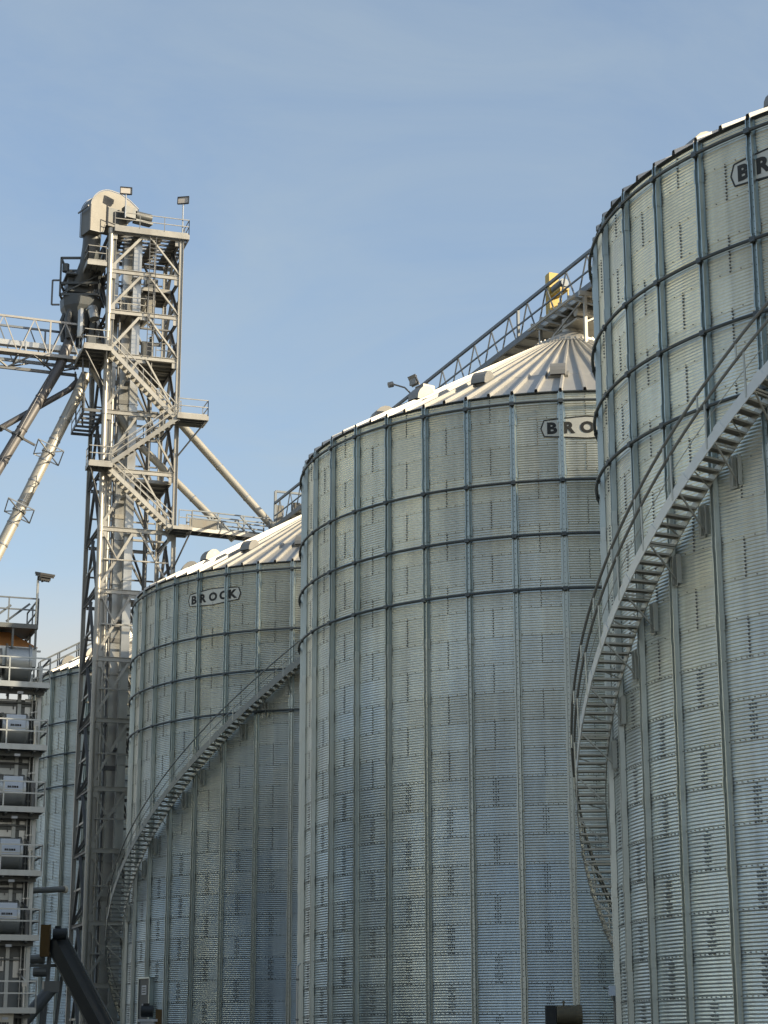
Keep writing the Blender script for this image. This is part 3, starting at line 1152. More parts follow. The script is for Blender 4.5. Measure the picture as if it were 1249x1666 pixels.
# vertical hangers and ladder left of the tower
mb = MB()
for a, b in ((-1.5, 0.6), (-1.05, 0.6), (-1.5, 3.8), (-1.05, 3.8)):
    mb.beam(T(a, b, 45.2), T(a + 0.2, b, 41.4), 0.1, 0.1)
mb.beam(T(-1.5, 0.6, 45.0), T(-0.9, 3.8, 41.5), 0.08, 0.08)
mb.beam(T(-1.5, 3.8, 45.0), T(-0.9, 0.6, 41.5), 0.08, 0.08)
tpart(mb, 'hanger_frame', M_TOWERD)
mb = MB()
for s in (-0.22, 0.22):
    mb.beam(T(2.9 + s, -0.25, 45.5), T(2.9 + s, -0.25, 54.5), 0.05, 0.05)
z = 45.8
while z < 54.4:
    mb.beam(T(2.68, -0.25, z), T(3.12, -0.25, z), 0.03, 0.03)
    z += 0.3
tpart(mb, 'ladder', M_TOWERD)
# inspection bins between levels at the right-hand bays
mb = MB()
mb.frustum(T(2.6, 3.0, 49.4), 1.1, T(2.6, 3.0, 50.6), 1.2, 6)
mb.frustum(T(2.6, 3.0, 48.6), 0.35, T(2.6, 3.0, 49.4), 1.1, 6)
tpart(mb, 'surge_hopper', M_HEAD)

# drop pipes, conduits and cable trays running down the tower
for (a, b, r, z0, z1, mt) in ((0.52, 0.10, 0.10, GZ, 43.0, M_TOWER), (0.9, 0.6, 0.08, GZ, 50.0, M_TOWERD), (3.1, 0.15, 0.05, GZ, 54.0, M_TOWERD),
                              (TW + 0.12, 0.5, 0.05, GZ, 54.4, M_TOWER),
                              (3.6, 3.0, 0.16, GZ, 48.0, M_TOWERD), (2.9, 4.9, 0.12, GZ, 50.0, M_TOWER)):
    mb = MB()
    mb.tube([T(a, b, z0), T(a, b, z1)], r, 10)
    z = z0 + 2.0
    while z < z1:
        mb.tube([T(a, b, z - 0.05), T(a, b, z + 0.05)], r + 0.05, 10)
        z += 2.9
    tpart(mb, 'drop_pipe', mt, True)
for (a, b) in ((0.75, 4.3),):
    mb = MB()
    mb.box(T(a + 0.3, b, (GZ + 50) / 2), (0.6, 0.8, 50 - GZ), TH)
    z = GZ + 1.0
    while z < 49:
        mb.box(T(a + 0.3, b, z), (0.7, 0.9, 0.07), TH)
        z += 3.05
    tpart(mb, 'elevator_casing', M_CASE)
# secondary bracing: mid-height girts, gussets and diagonals inside each bay
for i in range(1, len(LV)):
    z0, z1 = LV[i - 1], LV[i]
    zm = (z0 + z1) / 2
    mb = MB()
    mb.angle(T(0.2, TD, zm), T(TW - 0.2, TD, zm), 0.12, 0.02)
    mb.angle(T(TW, 0.3, zm), T(TW, TD - 0.3, zm), 0.12, 0.02)
    mb.angle(T(0.1, TD * 0.5, z0), T(TW - 0.1, TD * 0.5, z0), 0.16, 0.03)
    mb.angle(T(0.2, TD, z0 + 0.2), T(TW / 2, TD * 0.5, z1 - 0.2), 0.11, 0.02)
    mb.angle(T(TW - 0.2, TD, z0 + 0.2), T(TW / 2, TD * 0.5, z1 - 0.2), 0.11, 0.02)
    if i % 2:
        mb.box(T(1.3, 2.0, zm - 0.6), (1.5, 0.12, 0.3), TH)
        mb.box(T(2.0, 1.2, zm + 0.5), (0.9, 0.9, 0.12), TH)
    else:
        mb.box(T(3.6, 4.0, z0 + 0.18), (1.6, 2.0, 0.06), TH)
    tpart(mb, 'inner_bracing', M_TOWERD if i % 3 else M_TOWER)
    mb = MB()
    for (a, b) in ((0, 0), (TW, 0)):
        for zz in (z0 + 0.28, z1 - 0.3):
            mb = MB()
            mb.box(T(a + (0.24 if a == 0 else -0.24), b - 0.01, zz), (0.42, 0.03, 0.5), TH)
            tpart(mb, 'gusset', M_TOWER)
for i in range(1, 9):
    z0, z1 = LV[i - 1], LV[i]
    mb = MB()
    zm = (z0 + z1) / 2
    mb.angle(T(0.02, 0.3, zm), T(0.02, TD - 0.3, zm), 0.12, 0.02)
    mb.angle(T(0.3, -0.02, zm), T(TW - 0.3, -0.02, zm), 0.10, 0.02)
    mb.angle(T(1.2, -0.03, zm), T(0.2, -0.03, z1 - 0.3), 0.08, 0.02)
    mb.angle(T(TW - 1.2, -0.03, zm), T(TW - 0.2, -0.03, z1 - 0.3), 0.08, 0.02)
    tpart(mb, 'sub_brace', M_TOWER)
# cabinets, motors and lamps on the tower decks
for (a, b, z, sx, sy, sz) in ((3.0, 1.6, 45.55, 0.7, 0.5, 1.5), (1.2, 1.2, 48.65, 0.5, 0.5, 1.1), (-1.0, 0.5, 45.5, 0.6, 0.5, 1.2), (3.6, 4.0, 51.6, 0.9, 0.8, 1.0)):
    mb = MB()
    mb.box(T(a, b, z + sz / 2), (sx, sy, sz), TH)
    mb.box(T(a, b - sy / 2 - 0.02, z + sz * 0.55), (sx * 0.8, 0.03, sz * 0.7), TH)
    tpart(mb, 'control_cabinet', M_DIST)

# floodlights on the tower top
def floodlight(base, h, yaw, tilt, label, big=1.0, arm=0.0):
    t = thing('floodlight', label, 'floodlight', base, 0, 'floodlights on poles')
    mb = MB()
    mb.tube([(0, 0, 0), (0, 0, h - (0 if arm else 0.0))], 0.055, 8)
    mb.build('pole', M_CASE, t, True)
    rot = Matrix.Rotation(yaw, 4, 'Z') @ Matrix.Rotation(tilt, 4, 'X')
    off = Vector((arm, 0, h + 0.34 * big))
    def xf(mb):
        mb.v = [tuple(rot @ Vector(p) + off) for p in mb.v]
        return mb
    mb = MB()
    mb.box((0, 0.08, 0), (0.86 * big, 0.10, 0.56 * big))
    mb.box((0, 0.20, 0), (0.6 * big, 0.14, 0.38 * big))
    for i in range(5):
        mb.box((-0.24 * big + 0.12 * big * i, 0.30, 0), (0.02, 0.06, 0.36 * big))
    for sx, sz, wx, wz in ((0, 0.29, 0.92, 0.05), (0, -0.29, 0.92, 0.05), (0.44, 0, 0.05, 0.58), (-0.44, 0, 0.05, 0.58)):
        mb.box((sx * big, 0.0, sz * big), (wx * big, 0.10, wz * big))
    xf(mb).build('housing', M_LAMP, t)
    mb = MB()
    mb.box((0, 0.02, 0), (0.82 * big, 0.02, 0.53 * big))
    xf(mb).build('lens', M_LENS, t)
    mb = MB()
    if arm:
        mb.tube([(0, 0, h - 0.02), (0, 0, h + 0.16), (arm * 0.5, 0, h + 0.32)], 0.04, 6)
    mb.beam((arm * 0.6, 0.06, h - 0.06), (arm, 0.2, h + 0.3), 0.12, 0.05)
    mb.build('bracket', M_LAMP, t)
    return t


floodlight(at(203.5, 354, 125.9), 1.7, R_(12), R_(-8), 'floodlight on a thin pole beside the curved elevator head on the tower top', 0.9)
floodlight(at(296.5, 379, 127.3), 2.15, R_(-10), R_(-6), 'floodlight on a thin pole at the right corner of the tower top railing', 0.9)

# ------------------------------------------------------------------ distributor
dcen = at(131, 500, 128.6)
dist = thing('grain_distributor', 'dark grey funnel shaped grain distributor hanging at the upper left of the lattice tower', 'distributor', dcen, 0)
mb = MB()
mb.box((0.15, 0, 1.75), (2.3, 2.0, 0.12), TH)
for sx in (-1.05, 1.15):
    for sy in (-0.95, 0.95):
        mb.beam(Vector((sx, sy, 0.35)), Vector((sx, sy, 2.9)), 0.1, 0.1)
for z in (0.45, 1.2, 2.85):
    mb.beam((-1.05, -0.95, z), (1.15, -0.95, z), 0.1, 0.14)
    mb.beam((-1.05, 0.95, z), (1.15, 0.95, z), 0.1, 0.14)
    mb.beam((-1.05, -0.95, z), (-1.05, 0.95, z), 0.1, 0.14)
    mb.beam((1.15, -0.95, z), (1.15, 0.95, z), 0.1, 0.14)
mb.beam((-1.05, -0.95, 0.45), (1.15, -0.95, 1.75), 0.07, 0.07)
mb.build('frame', M_DIST, dist)
mb = MB()
mb.box((-0.15, 0.1, 1.2), (1.5, 1.5, 0.9), TH)
mb.tube([(-0.8, -0.8, 2.0), (-0.8, -0.8, 2.5)], 0.2, 10)
mb.tube([(0.2, -0.7, 2.0), (0.2, -0.7, 2.45)], 0.22, 10)
mb.build('gearbox', M_DIST, dist)
mb = MB()
n = 8
mb.frustum((0, 0, -0.2), 1.15, (0, 0, 0.42), 1.2, n)
mb.frustum((0, 0, -1.55), 0.62, (0, 0, -0.2), 1.15, n)
mb.build('cone', M_DIST, dist)
for k in range(8):
    a = 2 * PI * k / 8 + 0.2
    mb = MB()
    d = Vector((math.cos(a), math.sin(a), 0))
    mb.tube([d * 0.75 + Vector((0, 0, -0.3)), d * 1.0 + Vector((0, 0, -1.1)), d * 0.85 + Vector((0, 0, -2.3))], 0.2, 8)
    mb.build('outlet', M_DIST if k % 3 else M_CASE, dist, True)
mb = MB()
mb.tube([(0.75, -0.75, -0.35), (0.95, -0.9, -1.15)], 0.3, 14)
mb.tube([(0.73, -0.73, -0.5), (0.75, -0.75, -0.58)], 0.35, 14)
mb.build('bright_collar', M_CASE, dist, True)
mb = MB()
for p, q in (((-1.5, -0.9, 1.4), (-1.5, -0.9, -0.2)), ((-1.5, -0.9, 1.4), (-1.05, -0.9, 1.4)), ((-1.5, -0.9, -0.2), (-1.05, -0.9, -0.2))):
    mb.beam(p, q, 0.09, 0.09)
mb.build('side_rail', M_TOWERD, dist)

dist.scale = (1.22, 1.22, 1.12)

# ------------------------------------------------------------------ left-hand bridge
b0, b1 = at(130, 583, 127.6), at(0, 569, 125.7)
bd = Vector((b1.x - b0.x, b1.y - b0.y, 0)).normalized()
bz = (b0.z + b1.z) / 2
bo = Vector((b0.x, b0.y, bz))
bridge = thing('conveyor_bridge', 'pale steel truss walkway running left from the lattice tower', 'walkway', bo, math.atan2(bd.y, bd.x))
BL_, BH, BW = 19.0, 2.45, 1.9
# local frame: x along the bridge (away from the tower), y = (-) behind
side = -1.0 if (Matrix.Rotation(math.atan2(bd.y, bd.x), 3, 'Z') @ Vector((0, 1, 0))).y < 0 else 1.0
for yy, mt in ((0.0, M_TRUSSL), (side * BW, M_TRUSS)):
    mb = MB()
    mb.beam((-0.3, yy, 0), (BL_, yy, 0), 0.14, 0.22)
    mb.beam((0.0, yy, BH), (BL_, yy, BH), 0.12, 0.14)
    mb.build('chord_frame', mt, bridge)
    nb = 9
    for k in range(nb):
        xa, xb = BL_ * k / nb, BL_ * (k + 1) / nb
        mb = MB()
        mb.beam((xa + 0.1, yy, 0.1), ((xa + xb) / 2, yy, BH - 0.05), 0.07, 0.07)
        mb.beam(((xa + xb) / 2 + 0.06, yy, BH - 0.05), (xb - 0.1, yy, 0.1), 0.07, 0.07)
        if k % 2:
            mb.beam((xa, yy, 0), (xa, yy, BH), 0.11, 0.11)
        mb.build('web_member', mt, bridge)
mb = MB()
for k in range(10):
    x = BL_ * k / 9
    mb.beam((x, 0.05 * side, -0.15), (x, side * (BW - .05), -0.15), 0.1, 0.16)
mb.beam((0, side * BW / 2, -0.9), (BL_, side * BW / 2, -0.9), 0.16, 0.2)
for k in range(6):
    x = BL_ * k / 6
    mb.beam((x, 0, -0.1), (x + BL_ / 12, side * BW / 2, -0.85), 0.1, 0.1)
    mb.beam((x + BL_ / 6, 0, -0.1), (x + BL_ / 12, side * BW / 2, -0.85), 0.1, 0.1)
    mb.beam((x, side * BW, -0.1), (x + BL_ / 12, side * BW / 2, -0.85), 0.1, 0.1)
mb.build('under_bracing', M_TOWERD, bridge)
mb = MB()
mb.box((BL_ / 2, side * 1.2, 0.95), (BL_, 0.5, 0.36))
for k in range(8):
    mb.box((BL_ * (k + .5) / 8, side * 1.2, 0.8), (0.1, 0.6, 0.75))
mb.build('conveyor_trough', M_CASE, bridge)
mb = MB()
mb.box((BL_ / 2, side * 0.45, -0.03), (BL_, 0.8, 0.04))
mb.build('deck', M_DECK, bridge)
mb = MB()
railing(mb, [(0, side * (BW - .1), 0.0), (BL_, side * (BW - .1), 0.0)], 1.1, 0, 1.9)
mb.build('railing', M_TRUSS, bridge)


# ------------------------------------------------------------------ spouts
def spout(name, pts, r, mat, label, spreaders=(), flanges=6, kind='box', span=None):
    pts = [Vector(p) for p in pts]
    t = thing(name, label, 'spout', pts[0], 0)
    rel = [p - pts[0] for p in pts]
    mb = MB()
    mb.tube(rel, r, 16)
    mb.build('pipe', mat, t, True)
    d = (rel[-1] - rel[-2]).normalized()
    L = span or (rel[-1] - rel[-2]).length          # length that carries flanges and frames
    for k in range(1, flanges + 1):
        c = rel[-2] + d * (L * k / (flanges + 1))
        mb = MB()
        mb.tube([c - d * 0.05, c + d * 0.05], r + 0.03, 16)
        mb.build('flange', M_CASE if mat is M_SPOUT else M_SPOUTD, t, True)
    sidev = d.cross(Vector((0, 0, 1))).normalized()
    upv = sidev.cross(d).normalized()
    for f in spreaders:
        c = rel[-2] + d * (L * f)
        mb = MB()
        k = 1.75
        if kind == 'box':
            corners = [c + sidev * (a * k) + upv * (b * k * 0.7) for a, b in ((-1, 0.75), (1, 0.75), (1, -0.75), (-1, -0.75))]
            for i in range(4):
                mb.beam(corners[i], corners[(i + 1) % 4], 0.07, 0.07)
            for i in range(4):
                mb.beam(c, corners[i], 0.07, 0.07)
        else:
            for v in (sidev * 1.4 + upv * 0.1, -sidev * 1.4 - upv * 0.1, upv * 1.3, -upv * 1.3):
                mb.beam(c, c + v, 0.14, 0.14)
        mb.tube([c - d * 0.08, c + d * 0.08], r + 0.09, 14)
        mb.build('spreader', M_CASE if kind == 'box' else M_TOWERD, t)
    if spreaders:
        for sgn in (-1, 1):
            mb = MB()
            a = [rel[0] + sidev * (0.25 * sgn)] + [rel[-2] + d * (L * f) + sidev * (1.15 * sgn) for f in spreaders] + [rel[-1] + sidev * (0.25 * sgn)]
            mb.tube(a, 0.014, 5)
            mb.build('stay_cable', M_WIRE, t)
    return t


def ext(p, q, z):
    """run the line p-q on until it comes down to height z"""
    p, q = Vector(p), Vector(q)
    return q + (q - p) * ((z - q.z) / (q.z - p.z))


s1a, s1b = at(96, 598, 127.5), at(0, 757, 126.6)
spout('grain_spout', [dcen + Vector((-0.5, -0.3, -2.2)), s1a, ext(s1a, s1b, GZ + 1)], 0.36, M_SPOUTD, 'thick dark weathered spout sloping down left from under the truss walkway', (0.37,), 5, 'cross', (s1b - s1a).length * 1.9)
s2a, s2b = at(122, 650, 127.6), at(-4, 900, 126.4)
spout('grain_spout', [at(140, 610, 128.2), s2a, ext(s2a, s2b, GZ + 1)], 0.38, M_SPOUT, 'pale cream spout with two square stay frames sloping down to the left edge', (0.26, 0.54), 9, 'box', (s2b - s2a).length * 1.35)
s3a, s3b = at(112, 634, 127.9), at(0, 697, 126.9)
spout('grain_spout', [at(126, 620, 128.2), s3a, ext(s3a, s3b, GZ + 1)], 0.21, M_SPOUTD, 'thin dark spout crossing the thick dark spout at a flatter angle', (), 3, 'box', (s3b - s3a).length * 2)
p1a, p1b = at(225, 612, 128.6), at(446, 860, 129.8)
spout('grain_spout', [dcen + Vector((0.5, 0.3, -1.9)), p1a, p1b], 0.27, M_SPOUT, 'upper of two parallel cream spouts running down right from the tower to the silo conveyor', (), 4)
p2a, p2b = at(215, 712, 127.9), at(380, 878, 128.6)
spout('grain_spout', [at(150, 600, 128.4), p2a, p2b], 0.25, M_SPOUT, 'lower of two parallel cream spouts, ending under the catwalk beside the silo roof', (), 4)

# ------------------------------------------------------------------ catwalk from the tower to the silo roof
ca, cb_ = T(TW + 0.9, -1.5, 33.35), at(438, 868, 128.6)
cb_.z = 33.45
cdv = (cb_ - ca)
cyaw = math.atan2(cdv.y, cdv.x)
cw = thing('catwalk', 'short railed catwalk from the tower stair to the conveyor above the left silo roof', 'catwalk', ca, cyaw)
CL = Vector((cdv.x, cdv.y, 0)).length
for yy in (0.0, 1.1):
    mb = MB()
    mb.beam((0, yy, -0.12), (CL, yy, -0.12), 0.08, 0.26)
    mb.build('deck_beam', M_TOWER if yy == 0 else M_TOWERD, cw)
    mb = MB()
    railing(mb, [(0, yy, 0), (CL, yy, 0)], 1.15, 0.12, 2.1, 0.04)
    for k in range(2):
        x = CL * (0.28 + 0.34 * k)
        mb.beam((x, yy, 1.1), (x + CL * 0.2, yy, 0.05), 0.1, 0.1)
    mb.build('railing', M_TRUSS, cw)
mb = MB()
mb.box((CL / 2, 0.55, 0.0), (CL, 1.02, 0.04))
for k in range(8):
    mb.beam((CL * k / 7, 0.05, -0.14), (CL * k / 7, 1.05, -0.14), 0.08, 0.12)
mb.build('deck', M_DECK, cw)
mb = MB()
mb.box((0.75, -0.06, 0.28), (1.9, 0.03, 0.55))
mb.build('toe_panel', M_HEAD, cw)

# ------------------------------------------------------------------ roof conveyor running over all the silos
rd = Vector((P_R[0] - P_L[0], P_R[1] - P_L[1], 0)).normalized()
start = Vector((P_L[0], P_L[1], 34.45)) - rd * 13.6
cyaw = math.atan2(rd.y, rd.x)
conv = thing('roof_conveyor', 'long covered truss conveyor with a railed walkway passing over the silo roofs', 'conveyor', start, cyaw)
CLN = 13.6 + 61.2 + 4
# local x along toward the camera, +y = left of travel.. choose the side facing the camera's left
left = Matrix.Rotation(cyaw, 3, 'Z') @ Vector((0, 1, 0))
sg = 1.0 if left.x < 0 else -1.0                       # sg*y points to the photo's left
W0, W1 = 0.1 * sg, -2.3 * sg
for yy in (W0, W1):
    mb = MB()
    mb.beam((0, yy, 0.0), (CLN, yy, 0.0), 0.1, 0.3)
    mb.beam((0, yy, 1.68), (CLN, yy, 1.68), 0.13, 0.15)
    mb.beam((0, yy, 0.78), (CLN, yy, 0.78), 0.07, 0.07)
    mb.build('side_frame', M_TRUSS, conv)
    nb = 36
    bay = CLN / nb
    for k in range(nb):
        x = bay * k
        mb = MB()
        mb.beam((x + bay * .5, yy, 1.62), (x + bay * 0.12, yy, 0.1), 0.06, 0.06)
        mb.beam((x + bay * .5, yy, 1.62), (x + bay * 0.88, yy, 0.1), 0.06, 0.06)
        if k % 6 == 0:
            mb.beam((x, yy, 0.0), (x, yy, 1.68), 0.16, 0.12)
        mb.build('truss_bay', M_TRUSS, conv)
mb = MB()
mb.box((CLN / 2, (W0 + W1) / 2, -0.03), (CLN, abs(W1 - W0) - 0.12, 0.05))
for k in range(60):
    mb.beam((CLN * k / 59, W0 * 0.5, -0.13), (CLN * k / 59, W1 * 0.97, -0.13), 0.1, 0.12)
mb.build('deck', M_DECK, conv)
mb = MB()
yc = -1.65 * sg
mb.box((CLN / 2, yc, 0.55), (CLN, 0.75, 0.7))
for k in range(40):
    mb.box((CLN * (k + .5) / 40, yc, 0.56), (0.1, 0.83, 0.78))
mb.build('conveyor_trough', M_CASE, conv)
# supports above each silo peak
peak_z = EAVE + GZ + (RAD - CAP_R) * ROOF_SL
for P in (P_L, P_M, P_R):
    s = (Vector((P[0], P[1], 0)) - Vector((start.x, start.y, 0))).dot(rd)
    mb = MB()
    for dx in (-2.4, 2.4):
        for yy in (0.2 * sg, -2.2 * sg):
            rr_ = math.hypot(dx, yy)
            zb = peak_z + (CAP_R - max(rr_, CAP_R)) * ROOF_SL - start.z
            mb.beam((s + dx, yy, zb), (s + dx, yy, -0.15), 0.14, 0.14)
        mb.beam((s + dx, 0.5 * sg, -0.3), (s + dx, -2.6 * sg, -0.3), 0.18, 0.22)
        mb.beam((s + dx, 0.2 * sg, -1.7), (s + dx, -2.2 * sg, -0.4), 0.08, 0.08)
    for yy in (0.2 * sg, -2.2 * sg):
        mb.beam((s - 2.4, yy, -0.35), (s + 2.4, yy, -0.35), 0.16, 0.2)
        mb.beam((s - 2.4, yy, -1.6), (s + 2.4, yy, -0.45), 0.08, 0.08)
    mb.build('support_frame', M_TOWER, conv)
    mb = MB()
    for k in range(5):
        x = s - 2.0 + k
        mb.beam((x, 0.9 * sg, -0.42), (x, -2.9 * sg, -0.42), 0.1, 0.16)
        mb.beam((x, 0.5 * sg, -0.5), (x + 0.9, -1.0 * sg, -1.15), 0.08, 0.08)
        mb.beam((x, -2.6 * sg, -0.5), (x + 0.7, -1.2 * sg, -1.15), 0.08, 0.08)
    for yy in (0.85, -0.9, -2.85):
        mb.beam((s - 2.4, yy * sg, -0.55), (s + 2.6, yy * sg, -0.55), 0.1, 0.12)
    mb.box((s + 0.2, -1.0 * sg, -1.2), (2.6, 2.4, 0.1))
    mb.box((s - 1.6, -1.0 * sg, -0.75), (0.9, 1.4, 0.5))
    mb.tube([(s + 1.4, 0.2 * sg, -0.85), (s + 1.4, -2.2 * sg, -0.85)], 0.22, 12)
    mb.build('peak_platform', M_DECK, conv)
    mb = MB()
    mb.frustum((s, yc * 0.3, -1.3), 0.3, (s, yc, 0.2), 0.42, 12)
    mb.box((s + 0.9, yc, -0.45), (1.0, 0.8, 0.6))
    mb.build('inlet_chute', M_ROOF, conv)
mb = MB()
mb.beam((0.1, W0, 0), (0.1, W0, 2.5), 0.16, 0.16)
mb.beam((0.1, W1, 0), (0.1, W1, 2.5), 0.16, 0.16)
mb.beam((0.1, W0, 2.5), (0.1, W1, 2.5), 0.14, 0.14)
mb.build('end_frame', M_TRUSS, conv)
mb = MB()
mb.box((-0.5, yc, 0.7), (1.2, 1.0, 1.1))
mb.tube([(-0.7, yc, 1.2), (-0.7, yc, 2.0)], 0.34, 12)
mb.box((-0.2, W0 * 0.2 - 0.3 * sg, 0.9), (0.5, 0.5, 1.3))
mb.build('tail_housing', M_HEAD, conv)

# yellow drive guard on the conveyor above the middle silo
gp = at(893, 478, 91.6)
gs = (Vector((gp.x, gp.y, 0)) - Vector((start.x, start.y, 0))).dot(rd)
gl = start + rd * gs + left * (-0.62 * sg)
guard = thing('drive_guard', 'tall yellow drive guard with a motor on the conveyor above the middle silo', 'machine guard', (gl.x, gl.y, 34.45), cyaw)
mb = MB()
mb.box((0, 0, 1.55), (0.42, 0.5, 2.3))
mb.box((0, -0.26, 1.55), (0.46, 0.03, 2.2))
mb.build('guard_box', M_YELLOW, guard)
mb = MB()
mb.beam((0.1, -0.2, 0.05), (0.1, -0.2, 0.5), 0.1, 0.1)
mb.beam((0.1, 0.2, 0.05), (0.1, 0.2, 0.5), 0.1, 0.1)
mb.beam((0, 0, 1.45), (1.35, 0, 1.45), 0.5, 0.1)
mb.beam((1.3, 0.2, 0.05), (1.3, 0.2, 1.45), 0.07, 0.07)
mb.beam((1.3, -0.2, 0.05), (1.3, -0.2, 1.45), 0.07, 0.07)
mb.build('motor_stand', M_YELLOW, guard)
mb = MB()
mb.tube([(0.35, 0, 1.75), (1.25, 0, 1.75)], 0.26, 14)
mb.tube([(1.25, 0, 1.75), (1.4, 0, 1.75)], 0.2, 14)
mb.build('motor', M_TRUSS, guard, True)

# ------------------------------------------------------------------ dryer tower at the left edge
DA = R_(19)
dx_, dy_ = Vector((math.cos(DA), math.sin(DA), 0)), Vector((-math.sin(DA), math.cos(DA), 0))
d0 = at(80, 1115, 85.0)                      # right-hand front corner of the upper deck
DO = Vector((d0.x, d0.y, GZ))
dry = thing('grain_dryer', 'tall stacked grain dryer with railed decks on every level at the left edge', 'dryer', DO, DA)
tiers = [at(30, y, 85.0).z - GZ for y in (1640, 1522, 1417, 1314, 1213, 1112)]
top_z = at(30, 1014, 85.0).z - GZ
WX = 7.0                                     # local: -x to the left, +y backwards
mb = MB()
mb.box((-WX / 2 - 0.1, 2.9, top_z / 2 - 1.6), (WX - 0.25, 2.8, top_z - 3.2))
for z in tiers:
    mb.box((-WX / 2 - 0.1, 2.9, z - 0.75), (WX - 0.15, 2.95, 0.2))
mb.build('body', M_DRYERD, dry)
for (x, y, w) in ((-0.22, 1.3, 0.2), (-0.22, 3.4, 0.18), (-1.05, 1.45, 0.16), (-1.55, 1.55, 0.1), (-WX + 0.3, 1.3, 0.2)):
    mb = MB()
    mb.beam((x, y, 0), (x, y, top_z - 1.7), w, w)
    mb.build('column', M_DRYER, dry)
for ti, z in enumerate(tiers):
    xr = 0.0
    mb = MB()
    mb.beam((xr, 0, z - 0.10), (-WX, 0, z - 0.10), 0.06, 0.24)
    mb.beam((xr, 0, z - 0.10), (xr, 3.2, z - 0.10), 0.06, 0.2)
    mb.box((-WX / 2, 0.8, z - 0.06), (WX - 0.08, 1.5, 0.04), 0, 1)
    mb.beam((xr - 0.1, 0.75, z - 0.3), (-WX, 0.75, z - 0.3), 0.12, 0.22, m=1)
    for k in range(6):
        mb.beam((-0.5 - 1.1 * k, 0.05, z - 0.2), (-0.5 - 1.1 * k, 1.5, z - 0.32), 0.09, 0.16, m=1)
    mb.box((-1.2, 0.3, z - 0.42), (0.25, 0.14, 0.1), 0, 2)
    o = mb.build('deck', [M_DRYER, M_DRYERD, M_WHITE], dry)
    mb = MB()
    railing(mb, [(-WX, 0, z), (xr, 0, z)], 1.08, 0, 2.0, 0.03)
    mb.build('front_railing', M_DRYER, o)
    mb = MB()
    railing(mb, [(xr, 0, z), (xr, 3.2, z)], 1.08, 0, 3.2, 0.03)
    mb.build('side_railing', M_TRUSS, o)
    if ti == 0:
        continue
    # burner fan housing: horizontal drum with a lettered panel
    big = 1.25 if ti == 5 else 1.0
    mb = MB()
    cy, cz, rr_ = 1.25, z + 0.78 * big, 0.70 * big
    xa, xb = -0.72, -1.86
    mb.tube([(xa, cy, cz), (xb, cy, cz)], rr_, 20)
    mb.tube([(xa - 0.02, cy, cz), (xa - 0.12, cy, cz)], rr_ + 0.06, 20)
    mb.tube([(xb + 0.12, cy, cz), (xb + 0.02, cy, cz)], rr_ + 0.06, 20)
    f = mb.build('fan_drum', M_DRYER, dry, True)
    mb = MB()
    mb.tube([(xb - 0.15, cy, cz), (-WX + 0.5, cy, cz)], rr_ * 0.92, 16)
    mb.build('fan_duct', M_DRYERD, dry, True)
    mb = MB()
    px0, px1 = xb + 0.16, xa - 0.14
    if ti < 5:
        mb.box(((px0 + px1) / 2, cy - rr_ + 0.03, cz + 0.26), (px1 - px0, 0.05, 0.66))
        pn = mb.build('label_panel', M_LBLUE, f)
        mb = MB()
        x = px0 + 0.22
        rng = random.Random(3)
        while x < px1 - 0.22:
            w = rng.choice((0.06, 0.05, 0.07))
            mb.box((x, cy - rr_ + 0.002, cz + 0.13), (w, 0.012, rng.choice((0.085, 0.10, 0.09))))
            x += w + 0.018
        mb.build('lettering', M_INK, pn)
    # angled light-coloured hopper plate under the deck above
    mb = MB()
    mb.add([(-2.0, 1.3, z + 1.45), (-3.9, 1.3, z + 1.45), (-3.4, 1.35, z + 2.2), (-2.9, 1.35, z + 2.05)], [(0, 1, 2, 3)])
    mb.add([(-2.0, 1.5, z + 1.45), (-3.9, 1.5, z + 1.45), (-3.4, 1.5, z + 2.2), (-2.9, 1.5, z + 2.05)], [(3, 2, 1, 0)])
    mb.build('hopper_plate', M_CASE, dry)
# service pipes, conduits, access doors and cable runs on the dryer
rng = random.Random(21)
for (x, y, r) in ((-0.35, 1.1, 0.05), (-0.5, 1.25, 0.035), (-2.4, 1.2, 0.06), (-3.0, 1.35, 0.04)):
    mb = MB()
    mb.tube([(x, y, 0), (x, y, tiers[-1] + 0.9)], r, 8)
    for z in tiers:
        mb.box((x, y, z + 0.4), (r * 3.2, r * 3.2, 0.06))
        mb.box((x, y, z + 1.6), (r * 3.2, r * 3.2, 0.06))
    mb.build('service_pipe', M_CASE, dry, True)
for ti, z in enumerate(tiers[:-1]):
    mb = MB()
    mb.box((-1.55 + rng.uniform(-.1, .1), 1.47, z + 1.85), (0.85, 0.06, 0.62))
    mb.box((-0.62, 1.47, z + 1.75), (0.35, 0.06, 0.95))
    o = mb.build('access_panel', M_DRYER if ti % 2 else M_CASE, dry)
    mb = MB()
    mb.box((-1.3, 1.42, z + 1.85), (0.05, 0.05, 0.22))
    for hz_ in (-0.2, 0.2):
        mb.box((-1.96, 1.43, z + 1.85 + hz_), (0.04, 0.05, 0.1))
    mb.build('latch', M_TOWERD, o)
    mb = MB()
    mb.tube([(-0.30, 0.9, z + 0.25), (-0.30, 0.9, z + 1.1), (-0.55, 1.3, z + 1.45)], 0.045, 8)
    mb.tube([(-WX, 1.3, z + 2.02), (-0.2, 1.3, z + 2.02)], 0.04, 8)
    mb.tube([(-0.40, 0.6, z + 0.02), (-0.42, 0.6, z + 0.9)], 0.11, 10)
    mb.box((-0.42, 0.6, z + 1.0), (0.2, 0.16, 0.24))
    mb.build('gas_train', M_TOWERD if ti % 2 else M_CASE, dry, True)
